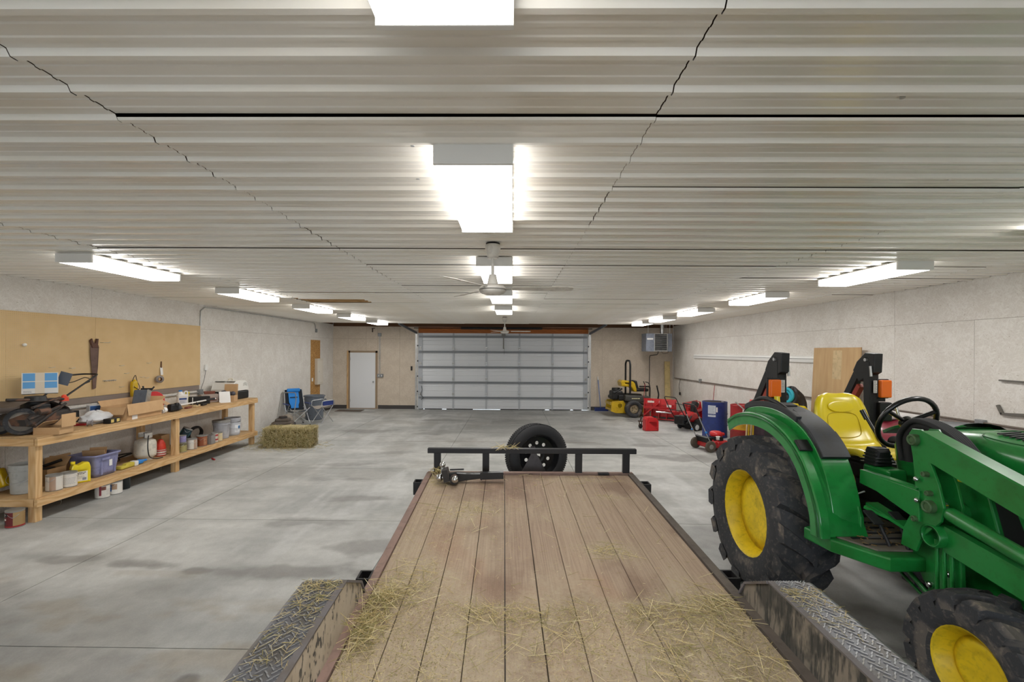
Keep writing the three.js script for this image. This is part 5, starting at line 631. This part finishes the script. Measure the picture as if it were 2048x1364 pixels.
  part('head_pad', [xf(LA([[0, .006], [.07, .005], [.085, 0]]), 0, 1.59, -.222, PI / 2 - .25, 0, 0, 1.4, .6, .6)], M.seat, seat); part('back_piping', [TU([[-.13, 1.34, -.15], [-.145, 1.44, -.182], [-.12, 1.52, -.21], [.12, 1.52, -.21], [.145, 1.44, -.182], [.13, 1.34, -.15]], .0035, 40, true)], mat(0xd0b80c, .4), seat);
  part('seat_base', [RB(.44, .16, .5, .04, .05, 1.12, .08), B(.3, .2, .4, .05, .98, .05)], M.black, T); part('console_side', [RB(.3, .5, .5, .05, .52, 1.1, .1)], M.black, T);
  part('gear_lever', [bar([-.1, 1.2, .55], [-.17, 1.6, .3], .013), bar([-.165, 1.56, .32], [-.175, 1.63, .28], .02)], M.blackGloss, T); part('lever_rod', bar([.36, 1.3, .1], [.34, 1.66, .0], .012), M.chrome, T);
  part('seat_belt', [patch(Array.from({ length: 14 }, (_, i) => { const t = i / 13 * 5.2, x = -.42 + .0 * t; return [[x - .02, 1.06 - Math.sin(t) * .0 + Math.cos(t) * .12, .42 + Math.sin(t) * .09], [x + .025, 1.06 + Math.cos(t) * .12, .42 + Math.sin(t) * .09]]; }))], mat(0xb59a48, .8), T);
  part('cable', [TU([[-.4, 1.3, .3], [-.42, 1.2, .42], [-.4, 1.08, .44], [-.42, 1.0, .5], [-.4, 1.05, .6]], .006), TU([[-.38, 1.38, .26], [-.4, 1.28, .4], [-.38, 1.15, .3]], .005)], M.whitePlastic, T);
  // folded roll bar
  for (const s of [-1, 1]) {
    const p = part('roll_bar_post', [beam([s * .45, .85, -.4], [s * .45, 2.02, -.42], .075, .09), EX([[.33, 1.92], [.32, 2.1], [.44, 2.11], [.55, 2.02], [.6, 1.93], [.52, 1.82], [.44, 1.86]], .085, .008, [circ(.42, 2.04, .018)], s * .45, 0, 0, 0, PI / 2, 0)], M.black, T);
    part('folded_bar', [beam([s * .45, 2.02, -.5], [s * .47, 1.36, -.92], .06, .075)], M.black, p); part('red_reflector', [beam([s * .45 - .004, 1.78, -.54], [s * .46 - .004, 1.5, -.74], .05, .05)], mat(0xa5361f, .5), p); part('hinge_pin', [CY(.016, .016, .12, s * .45, 2.04, -.42, 0, 0, PI / 2), bar([s * .4, 1.98, -.36], [s * .4, 1.88, -.35], .012)], M.galv, p);
    part('warning_decal', B(.035, .12, .003, s * .45, 1.78, -.362), mat(0xffffff, .6, { map: canvasTex(32, 96, (x, w, h) => { x.fillStyle = '#d8d6d0'; x.fillRect(0, 0, w, h); lines(x, 3, 6, 26, 9, 10, '#555', 4); }) }), p, { keepUV: 1 });
    part('amber_lamp', RB(.105, .17, .05, .012, s * .535, 1.76, -.35), M.orange, p); part('lamp_mount', [RB(.12, .19, .03, .01, s * .535, 1.76, -.385), RB(.12, .18, .06, .012, s * .535, 1.54, -.36), B(.12, .03, .03, s * .5, 1.65, -.39)], M.black, p);
  }
  part('roll_bar_cross', [beam([-.47, 1.36, -.92], [.47, 1.36, -.92], .07, .06)], M.black, T);
  part('rear_hitch', [B(.9, .3, .2, 0, 1.25, -.45), B(.3, .6, .2, 0, .9, -.5), bar([-.3, .5, -.5], [-.34, .45, -1.0], .025), bar([.3, .5, -.5], [.34, .45, -1.0], .025)], M.black, T);
  // steering
  const sw = part('steering_wheel', [TO(.215, .019, 0, 0, 0), ...[0, 1, 2].map(i => bar([0, 0, -.01], [Math.cos(i * 2.094 + .52) * .205, Math.sin(i * 2.094 + .52) * .205, 0], .016)), CY(.045, .05, .03, 0, 0, -.005, PI / 2)], M.blackGloss, T); sw.position.set(-.06, 1.57, .58); sw.rotation.x = .42;
  part('steering_column', [bar([-.06, 1.56, .59], [.0, 1.25, .8], .035)], M.black, T);
  const dash = part('dash_cowl', [EX([[-.72, 1.0], [-.66, 1.42], [-.7, 1.52], [-.95, 1.6], [-1.0, 1.0]], .52, .03, [], .02, 0, 0, 0, PI / 2, 0)], M.greenClean, T); part('gauge_panel', RB(.38, .14, .06, .03, .03, 1.5, .69, -.35), M.black, dash); part('dash_hood', [xf(patch(Array.from({ length: 6 }, (_, i) => Array.from({ length: 11 }, (_, j) => { const a = j / 10 * PI; return [.02 + Math.cos(a) * (.29 - i * .006), 1.44 + Math.sin(a) ** .6 * (.17 + .006 * i), .74 + i * .06]; }))), 0, 0, 0)], mat(0x2f3236, .5, { map: dusty }), dash); part('pedal_lever', [bar([.25, 1.25, .7], [.33, 1.33, .55], .012), RB(.06, .03, .08, .01, .3, 1.35, .52)], M.dark, dash);
  // hood
  const hs = (z, w, top, bot, k) => Array.from({ length: 17 }, (_, j) => { const a = j / 16 * PI, c = Math.cos(a), s = Math.sin(a); return [.02 + Math.sign(c) * Math.abs(c) ** k * w, bot + (top - bot) * s ** .42, z]; });
  const hood = part('hood', [patch([hs(1.04, .3, 1.6, 1.36, .5), hs(1.3, .315, 1.625, 1.36, .5), hs(1.7, .32, 1.6, 1.34, .5), hs(2.1, .31, 1.55, 1.32, .5), hs(2.45, .28, 1.45, 1.3, .5), hs(2.6, .2, 1.32, 1.25, .6)])], M.greenClean, T);
  part('hood_stripe', [B(.006, .05, 1.3, -.306, 1.33, 1.75), B(.006, .05, 1.3, .346, 1.33, 1.75)], M.yellowPl, hood);
  for (let i = 0; i < 9; i++) part('vent_slot', [RB(.16, .008, .018, .003, -.1, 1.626 - .003 * i, 1.34 + i * .034, 0, .15, .04)], M.dark, hood); part('vent_frame', [TU([[-.22, 1.605, 1.3], [.0, 1.628, 1.28], [.04, 1.62, 1.68], [-.2, 1.59, 1.68]], .004, 40, true)], mat(0x14602a, .4), hood);
  part('side_panel', [EX([[-1.04, .9], [-1.04, 1.36], [-2.5, 1.3], [-2.55, .85]], .04, .01, [[[-1.5, .98], [-1.42, 1.25], [-1.56, 1.23], [-1.66, .98]], [[-1.74, .98], [-1.64, 1.22], [-1.8, 1.2], [-1.9, .98]]], -.285, 0, 0, 0, PI / 2, 0), EX([[-1.04, .9], [-1.04, 1.36], [-2.5, 1.3], [-2.55, .85]], .04, .01, [], .325, 0, 0, 0, PI / 2, 0)], M.green, T); part('side_screen', B(.01, .36, .6, -.27, 1.1, 1.68), M.dark, T); part('grille', B(.5, .5, .04, .02, 1.05, 2.58), M.black, T);
  part('headlamp', [RB(.05, .03, .12, .01, -.3, 1.36, 1.98)], M.whitePlastic, hood);
  // loader
  for (const s of [-1, 1]) {
    const X = s * .55;
    const mast = part('loader_mast', [...[0, .11].map(d => EX([[-1.165, 1.59], [-1.19, 1.625], [-1.25, 1.63], [-1.285, 1.6], [-1.3, 1.48], [-1.37, 1.32], [-1.405, 1.19], [-1.385, 1.1], [-1.26, .96], [-1.22, .86], [-1.11, .86], [-1.13, .98], [-1.2, 1.12], [-1.225, 1.3]], .018, .003, [], X - s * d, 0, 0, 0, PI / 2, 0)), B(.1, .5, .02, X - s * .055, 1.35, 1.2, -.1), bar([X - s * .03, 1.2, 1.26], [X - s * .3, 1.1, 1.26], .06)], G, T);
    part('mast_arm', [EX([[-.78, 1.255], [-.775, 1.165], [-.93, 1.15], [-1.26, 1.06], [-1.26, 1.25]], .02, .003, [], X + s * .015, 0, 0, 0, PI / 2, 0), B(.05, .012, .46, X + s * .0, 1.258, 1.01)], G, mast);
    part('pivot_pin', [[1.222, 1.56, .036], [1.328, 1.175, .038], [1.3, 1.365, .016], [1.325, 1.255, .016], [1.235, 1.07, .018]].flatMap(([z, y, r]) => [CY(r, r, .05, X + s * .015, y, z, 0, 0, PI / 2), TO(r * .75, r * .22, X + s * .04, y, z, 0, PI / 2)]), mat(0x4a6a42, .55, { map: dusty }), mast); part('bolt_head', SP(.016, X + s * .03, 1.32, 1.245), M.chrome, mast); part('bolt_head', SP(.016, X + s * .03, 1.19, 1.25), M.chrome, mast);
    part('lower_mount', [EX([[-1.12, .93], [-1.1, .8], [-1.18, .66], [-1.3, .56], [-1.44, .56], [-1.42, .95], [-1.27, .9], [-1.2, .96]], .03, .006, [], s * .46, 0, 0, 0, PI / 2, 0), B(.2, .1, .3, s * .36, .64, 1.35)], G, T); part('mount_bolt', [SP(.022, s * .485, .66, 1.24), SP(.02, s * .485, .62, 1.36), SP(.02, s * .485, .78, 1.36)], M.chrome, T);
    part('hydraulic_pipe', [0, 1, 2].map(i => pipe([[s * (.53 - i * .012), .98, 1.33 + i * .035], [s * (.53 - i * .012), .56, 1.34 + i * .035]], .011, .05)), G, T);
    const boom = part('loader_boom', [beam([X - s * .02, 1.545, 1.24], [X - s * .02, 1.2, 2.35], .075, .15), beam([X - s * .02, 1.22, 2.3], [X - s * .02, .6, 2.85], .075, .15)], G, T); part('boom_top_plate', [beam([X - s * .02, 1.622, 1.28], [X - s * .02, 1.28, 2.36], .1, .012)], M.greenClean, boom);
    const cyl = part('lift_cylinder', [beam([X - s * .03, 1.155, 1.43], [X - s * .03, .98, 2.25], .001, .001), bar([X - s * .03, 1.155, 1.42], [X - s * .03, .98, 2.25], .042, .042, 20), SP(.042, X - s * .03, 1.155, 1.42)], G, T); part('cylinder_rod', [bar([X - s * .03, 1.175, 1.33], [X - s * .03, 1.15, 1.46], .02), CY(.04, .04, .06, X - s * .03, 1.175, 1.33, 0, 0, PI / 2)], M.chrome, cyl);
    part('frame_brace', [beam([X - s * .05, 1.0, 1.36], [X - s * .07, .84, 2.3], .05, .15)], G, T);
    part('brace_tube', [xf(LA([[.05, -.05], [.07, -.05], [.07, .05], [.05, .05], [.05, -.05]]), X - s * .03, 1.0, 1.33, 0, 0, PI / 2)], G, T);
  }
  part('loader_hose', [TU([[-.33, 1.36, .92], [-.35, 1.52, .93], [-.36, 1.62, 1.02], [-.37, 1.625, 1.13], [-.38, 1.57, 1.3], [-.4, 1.45, 1.45]], .04, 60), ...Array.from({ length: 6 }, (_, i) => TU([[-.33 + (i - 3) * .015, 1.36, .9], [-.35 + (i - 3) * .015, 1.53, .905], [-.36 + (i - 3) * .015, 1.645, 1.01], [-.37 + (i - 3) * .015, 1.652, 1.13], [-.38 + (i - 3) * .015, 1.59, 1.31], [-.4 + (i - 3) * .012, 1.47, 1.46]], .018, 50))], M.rubberClean, T);
  part('joystick', [EX([[-.07, 0], [.07, 0], [.05, .12], [-.05, .12]], .12, .02, [], -.38, 1.28, .7), ...[0, 1, 2, 3, 4, 5].map(i => RB(.16 - i * .012, .012, .15 - i * .012, .004, -.38, 1.29 + i * .022, .7))], M.black, T); part('valve_body', [RB(.14, .12, .24, .02, -.38, 1.22, .76), ...[0, 1, 2, 3].map(i => CY(.018, .018, .05, -.42, 1.18 + i * .0, .73 + i * .045, 0, 0, PI / 2))], M.greenClean, T);
  part('filter', [CY(.06, .06, .14, -.36, 1.0, .86, 0, 0, PI / 2), bar([-.3, 1.0, .86], [-.3, .85, .86], .03)], M.blackGloss, T); part('foot_pedal', [RB(.07, .012, .12, .004, -.62, .98, .96, .5), bar([-.6, .97, .97], [-.58, .82, 1.05], .012), RB(.07, .012, .1, .004, -.5, 1.0, 1.02, .5), bar([-.5, .98, 1.03], [-.5, .82, 1.1], .012)], M.dark, T);
  part('rocker_pedal', [beam([-.52, 1.03, .82], [-.5, .95, 1.2], .09, .02), beam([-.6, 1.02, .86], [-.54, .99, 1.0], .03, .02)], M.greenClean, T);
  part('under_pipe', [TU([[-.5, .75, .95], [-.5, .68, 1.1], [-.48, .58, 1.25], [-.45, .5, 1.4], [-.4, .5, 1.6]], .014), TU([[-.5, .72, .9], [-.48, .62, 1.05], [-.46, .54, 1.2], [-.42, .46, 1.4]], .01)], G, T);
}
console.log('tractor ready');
// ================= trailer =================
// local frame: deck top at y = 0, -z towards the tongue, tipped nose-up
{
  const T = thing('utility_trailer', 'wooden-deck utility trailer with black steel frame strewn with hay', 'trailer', [0, .6335, -.0675]);
  T.rotation.set(.046, .017, 0, 'YXZ');
  const X0 = -.774, X1 = 1.324, Z0 = -4.73, Z1 = 1.2;
  const dens = (x, z) => { // hay cover read off the photograph, deck coordinates
    const g = (cx, cz, rx, rz, k) => k * Math.exp(-(((x - cx) / rx) ** 2 + ((z - cz) / rz) ** 2));
    return Math.min(1, g(.3, -2.36, 1.6, .1, .75) + g(-.55, -2.45, .22, .3, .9) + g(1.2, -2.4, .3, .2, .8) + g(.72, -3.06, .2, .12, .8) + g(-.3, -3.75, .4, .25, .45) + g(-.6, -4.5, .2, .2, .7) + g(.95, -4.05, .12, .06, .45) + g(.85, -2.05, .5, .2, .35) + g(-.5, -2.0, .3, .3, .6) + g(-.15, -1.8, 1.4, .6, .25) + g(1.1, -1.9, .4, .35, .35) + g(-.5, -3.2, .25, .7, .25) + g(.4, -2.15, .3, .15, .5) + g(.55, -4.55, .5, .08, .3) + g(1.0, -4.5, .25, .06, .35));
  };
  const TW = 1024, TH = 2048, deckTex = tex(TW, TH, (u, v) => {
    const x = -.8 + u * 2.2, z = -4.8 + v * 4.8, pi = Math.floor((x + .729) / .185), px = ((x + .729) / .185 - pi);
    const wob = fbm(u, v, 40, 3, 4, 601 + pi), ring = Math.sin((px * 3 + wob * 7 + pi) * 6.283), fine = fbm(u, v, 420, 6, 3, 611 + pi);
    let c = mix(hex(0x877264), hex(0xb3a08d), .5 + .18 * ring + .5 * (fine - .5) + (hsh(pi, 3, 9) - .5) * .35);
    const red = ss(.48, .68, fbm(u, v, 5, 6, 4, 621)); c = mix(c, hex(0x8f5f48), red * .28);
    const dm = ss(.5, .72, fbm(u, v, 7, 10, 6, 631)); c = mix(c, hex(0x644c40), dm * .55);
    const big = ss(.35, .7, fbm(u, v, 6, 9, 5, 641)); const dust = Math.min(1, .22 + .5 * big * ss(-3.4, -2.2, z) + .3 * big + dens(x, z) * .9) * (.5 + .7 * fbm(u, v, 120, 260, 3, 651)); c = mix(c, hex(0xb1a691), Math.min(.85, dust * .75));
    const ch = ss(.66, .74, fbm(u, v, 500, 1100, 2, 661)) * Math.min(1, .12 + dens(x, z) * 1.3); c = mix(c, hex(0xcbbd8c), ch * .8); const gr = ss(.68, .76, fbm(u, v, 400, 870, 2, 671)) * Math.min(1, .1 + dens(x, z) * 1.3); return mix(c, hex(0x77703f), gr * .75);
  });
  deckTex.wrapS = deckTex.wrapT = THREE.ClampToEdgeWrapping;
  const dm = mat(0xf4f0ea, .82, { map: deckTex, bumpMap: fineBump, bumpScale: .0015 });
  const edges = [-.729]; for (let k = 1; k <= 10; k++) edges.push(-.729 + .185 * k); edges.push(1.268);
  for (let i = 0; i < edges.length - 1; i++) {
    const gp = [.0015, .002, .0015, .0015, .003, .002, .0015, .002, .0012, .0012, .0012, .0012][i], w = edges[i + 1] - edges[i] - gp * 2; const g = flat(RB(w, .045, Z1 - Z0 - .06, .004, (edges[i] + edges[i + 1]) / 2, -.0225 - rnd(.003), (Z0 + Z1) / 2 + .02)), p = g.attributes.position, uv = g.attributes.uv; for (let k = 0; k < p.count; k++) uv.setXY(k, (p.getX(k) + .8) / 2.2, (p.getZ(k) + 4.8) / 4.8); part('deck_plank', g, dm, T, { keepUV: 1 });
  }
  const fr = mat(0x5e5650, .7, { map: grime }), dk = mat(0x1d1c1f, .5, { map: grime }), worn = mat(0x8b746c, .75, { map: grime });
  part('side_rail', [B(.05, .13, Z1 - Z0, X0 + .018, -.055, (Z0 + Z1) / 2)], worn, T); part('side_rail', [B(.055, .13, Z1 - Z0, X1 - .024, -.055, (Z0 + Z1) / 2)], fr, T); part('front_channel', [B(X1 - X0, .13, .05, (X0 + X1) / 2, -.052, Z0 + .0)], worn, T); part('cross_member', [-4.2, -3.6, -3.0, -2.4, -1.8, -1.2, -.6, 0, .6].map(z => B(X1 - X0 - .1, .07, .05, (X0 + X1) / 2, -.085, z)), dk, T); part('stringer', B(.09, .06, Z1 - Z0 - .1, .011, -.08, (Z0 + Z1) / 2), dk, T);
  // stake pockets
  for (const [x, z] of [[X0 - .045, -4.45], [X0 - .045, -2.72], [X1 + .04, -4.42], [X1 + .04, -2.74]]) part('stake_pocket', [B(.012, .12, .1, x - .035, -.05, z), B(.012, .12, .1, x + .035, -.05, z), B(.07, .12, .012, x, -.05, z - .045), B(.07, .12, .012, x, -.05, z + .045)], dk, T);
  part('deck_ring', [B(.11, .02, .04, 1.02, .01, Z0 + .03)], dk, T);
  // front rail
  const rail = part('front_rail', RB(2.13, .05, .05, .004, .292, .235, Z0), dk, T); for (const x of [-.675, -.18, .77, 1.255]) part('rail_post', B(.068, .215, .04, x, .105, Z0), dk, rail);
  // fenders of tread plate
  const plate = mat(0x7f8086, .4, { metalness: .55, map: sized(dusty, .5) }), plateSide = mat(0xffffff, .8, { map: tex(512, 512, (u, v) => { const a = ss(.45, .68, fbm(u, v, 8, 5, 6, 701)), b = ss(.45, .7, fbm(u, v, 60, 10, 5, 711)); return mix(hex(0xa89a88), hex(0x34332f), Math.min(1, .35 + a * .5 + b * .4)); }, { size: .7 }) }), plateSideL = mat(0xffffff, .8, { map: tex(512, 512, (u, v) => { const b = ss(.6, .7, fbm(u, v, 44, 20, 4, 721)) * ss(.35, .65, fbm(u, v, 4, 4, 3, 731)), a = fbm(u, v, 12, 12, 4, 741); return mix(mix(hex(0xc2b5a2), hex(0xa89a86), a), hex(0x3c3a38), b * .85); }, { size: .7 }) });
  for (const s of [-1, 1]) {
    const xi = s < 0 ? X0 - .002 : X1 + .002, xo = xi + s * .225, top = .218, zf = -2.27, zb = -.2;
    const out = [[zf - .3, -.1], [zf - .28, .0], [zf - .21, .1], [zf, top], [zb, top], [zb + .18, .1], [zb + .2, -.1]];
    const f = part('fender_top', [(() => { const g = []; for (const [z, y] of out) g.push([[xi, y, z], [xi + (xo - xi) * .9, y, z], [xo - s * .006, y - .006, z], [xo, y - .03, z]]); return strip(patch(g).toNonIndexed().attributes.position.array); })()], plate, T);
    part('fender_skirt', [EX(out.map(([z, y]) => [-z, y]), .006, 0, [], xi, 0, 0, 0, PI / 2, 0)], s < 0 ? plateSideL : plateSide, f); part('fender_lip', [beam([xi + s * .01, top + .003, zf], [xi + s * .01, top + .003, zb], .03, .008), beam([xi + s * .005, .1, zf - .21], [xi + s * .005, top, zf], .035, .012), beam([xi + s * .005, -.02, zf - .285], [xi + s * .005, .1, zf - .21], .035, .012)], mat(0x6f6a6a, .6, { map: dusty }), f); part('outer_skirt', B(.006, .09, zb - zf, xo, top - .075, (zf + zb) / 2), plate, f);
    const lug = []; let r = 0; for (let z = zf + .01; z < zb - .02; z += .018, r++) for (let k = 0; k < 6; k++) { const x = xi + s * (.022 + k * .03 + (r % 2) * .015); lug.push(B(.022, .004, .005, x, top + .0015, z, 0, (r + k) % 2 ? .785 : -.785)); } for (let q = .08; q < 1; q += .11) for (let k = 0; k < 6; k++) lug.push(B(.022, .004, .005, xi + s * (.03 + k * .03), .1 + (top - .1) * q + .003, zf - .21 + .21 * q, -.51, k % 2 ? .785 : -.785)); part('tread_pattern', lug, mat(0xa7a8ab, .35, { metalness: .5, map: sized(dusty, .5) }), f, { kind: 'stuff' });
    for (const z of [-1.75, -.95]) { const w = part('wheel', [LA([[.19, -.09], [.28, -.1], [.335, -.08], [.345, -.04], [.345, .04], [.335, .08], [.28, .1], [.19, .09], [.19, -.09]], xi + s * .12, -.35 - .046 * (-z) + .03, z, 0, 0, PI / 2)], M.rubberClean, T); part('wheel_rim', LA([[0, -.02], [.1, -.02], [.19, .02], [.19, -.02]], xi + s * .12, -.35 - .046 * (-z) + .03, z, 0, 0, PI / 2), M.steel, w); }
  }
  part('axle', [-1.75, -.95].map(z => bar([X0 - .1, -.35 + .046 * z + .03, z], [X1 + .1, -.35 + .046 * z + .03, z], .035)), dk, T);
  // tongue, jack and spare
  part('tongue', [beam([X0 + .4, -.2, Z0 + .6], [.28, -.42, -5.7], .06, .1), beam([X1 - .4, -.2, Z0 + .6], [.28, -.42, -5.7], .06, .1), B(.12, .1, .3, .28, -.46, -5.8)], dk, T); part('jack_leg', [bar([.28, -.4, -5.75], [.28, -.86, -5.75], .03), CY(.08, .08, .02, .28, -.87, -5.75)], dk, T);
  part('spare_mount', [EX([[-.13, -.06], [.13, -.06], [.015, .16], [-.015, .16]], .01, 0, [], .33, 0, -5.0), beam([.33, .1, -5.02], [.33, .14, -5.22], .05, .05), beam([.33, -.35, -5.1], [.33, .1, -5.1], .06, .06)], mat(0x4d4a4e, .6, { map: grime }), T);
  const st = thing('spare_tire', 'spare tire on black steel wheel behind the trailer front rail', 'tire', [.285, .925, -5.32], 0); st.rotation.set(-.06, .34, 0, 'YXZ');
  const R = .352; part('tire', LA([[.235, -.085], [.245, -.1], [.29, -.108], [.325, -.095], [R - .006, -.075], [R, -.05], [R, .05], [R - .006, .075], [.325, .095], [.29, .108], [.245, .1], [.235, .085]], 0, 0, 0, PI / 2), M.rubberClean, st);
  const bl = []; for (let i = 0; i < 90; i++) for (let k = 0; k < 5; k++) { const a = (i + (k % 2) * .5) / 90 * 2 * PI; bl.push(xf(new THREE.BoxGeometry(.016, .008, .021), Math.sin(a) * R, Math.cos(a) * R, -.058 + k * .029, 0, 0, -a)); } part('tread_blocks', bl, M.rubberClean, st, { kind: 'stuff' });
  part('wheel_rim', [LA([[.24, .092], [.232, .085], [.222, .05], [.212, .03], [.205, .0], [.205, -.06], [.238, -.09]], 0, 0, 0, PI / 2), EX(shp(Array.from({ length: 48 }, (_, i) => [Math.cos(i / 48 * 6.2832) * .21, Math.sin(i / 48 * 6.2832) * .21]), [...Array.from({ length: 10 }, (_, i) => circ(Math.cos(i * PI / 5 + .31) * .14, Math.sin(i * PI / 5 + .31) * .14, .02)), ...Array.from({ length: 8 }, (_, i) => circ(0, 0, 0)).slice(8), circ(0, 0, .042)]), .006, 0, [], 0, 0, .015)], M.blackGloss, st);
  part('wheel_hub', [xf(LA([[.06, 0], [.08, .02], [.085, .02], [.066, -.002]]), 0, 0, .016, PI / 2), CY(.02, .02, .12, .0, -.02, 0, PI / 2)], M.black, st);
  // ball mount lying on the deck
  const bm = thing('ball_mount', 'black hitch ball mount with chrome balls lying on the deck', 'hitch', [-.5, .86, -4.5], .05); bm.rotation.z = .03;
  bm.scale.setScalar(1.12); part('shank', [B(.2, .056, .055, .28, .03, 0), B(.012, .064, .062, .19, .03, 0), EX([[-.12, .06], [-.02, .07], [.06, .06], [.2, .055], [.2, .01], [.08, .0], [0, -.01], [-.08, .01]], .05, .006)], M.blackGloss, bm); part('ball_plate', [B(.05, .1, .12, -.11, .055, .02, 0, 0, .2), CY(.035, .04, .05, -.04, .02, .06, PI / 2)], M.rust, bm); part('hitch_ball', [SP(.033, -.165, .033, .03), CY(.02, .022, .05, -.13, .035, .03, 0, 0, PI / 2)], M.chrome, bm); part('hitch_ball', [SP(.026, -.14, .135, 0), CY(.016, .02, .06, -.138, .09, 0)], M.chrome, bm); part('hitch_ball', [SP(.03, -.03, .035, .11)], M.chrome, bm); part('lock_pin', [CY(.007, .007, .12, -.02, .085, -.02, 0, 0, PI / 2)], M.dark, bm);
  // hay on the deck
  T.updateMatrixWorld(true); const list = [], tmp = V();
  const qT = new THREE.Quaternion().setFromEuler(T.rotation);
  const toW = (x, y, z) => { tmp.set(x, y, z).applyMatrix4(T.matrixWorld); return [tmp.x, tmp.y, tmp.z]; };
  let n = 0; while (n < 5400) { const x = rnd(-.72, 1.26), z = rnd(-4.68, -1.7); const d = dens(x, z), cl = ss(.42, .68, fbm(x * .5 + .5, z * .2 + 1, 9, 9, 2, 811)); if (rnd() > d * d * (.15 + cl) + .012) continue; n++; const big = rnd() < .11; list.push([toW(x, .004 + rnd(.012) * d + (big ? rnd(.012) * d : 0), z), new THREE.Euler(.046 + rnd(-.1, .1), rnd(6.283), rnd(-.12, .12)), big ? rnd(.05, .16) : rnd(.01, .035), big ? rnd(.0008, .0014) : rnd(.0005, .0009), Math.floor(rnd(5))]); }
  for (let i = 0; i < 240; i++) list.push([toW(-.7 + rnd(-.03, .12), rnd(.1) * rnd(), -2.4 + rnd(-.15, .35)), new THREE.Euler(rnd(-.5, .5), rnd(6.283), rnd(-.7, .7)), rnd(.06, .16), .0012, Math.floor(rnd(5))]);
  for (const s of [-1, 1]) for (let i = 0; i < (s < 0 ? 260 : 130); i++) { const xi = s < 0 ? X0 : X1, z = -2.26 + rnd() * rnd() * (s < 0 ? .8 : .4) + (s > 0 ? .06 : 0); list.push([toW(xi + s * rnd(.02, .2), .224 + rnd(.004), z), new THREE.Euler(.046, rnd(6.283), rnd(-.06, .06)), rnd(.012, .07), rnd(.0006, .0011), Math.floor(rnd(5))]); }
  for (let i = 0; i < 26; i++) list.push([toW(.02 + rnd(-.1, .12), .265 + rnd(.02), Z0 + rnd(-.02, .04)), new THREE.Euler(0, rnd(-1, 1), rnd(-.5, .7)), rnd(.05, .14), .0018, Math.floor(rnd(5))]);
  for (let i = 0; i < 40; i++) list.push([toW(-.68 + rnd(-.06, .06), .01 + rnd(.06), Z0 + rnd(0, .15)), new THREE.Euler(0, rnd(6), rnd(-.6, .6)), rnd(.05, .14), .0018, Math.floor(rnd(5))]);
  const lh = thing('deck_hay', 'loose hay strewn over the trailer planks and fenders', 'hay'); lh.userData.kind = 'stuff'; straw('hay_straw', list, lh);
}
console.log('all ready');
renderer.render(scene, camera);
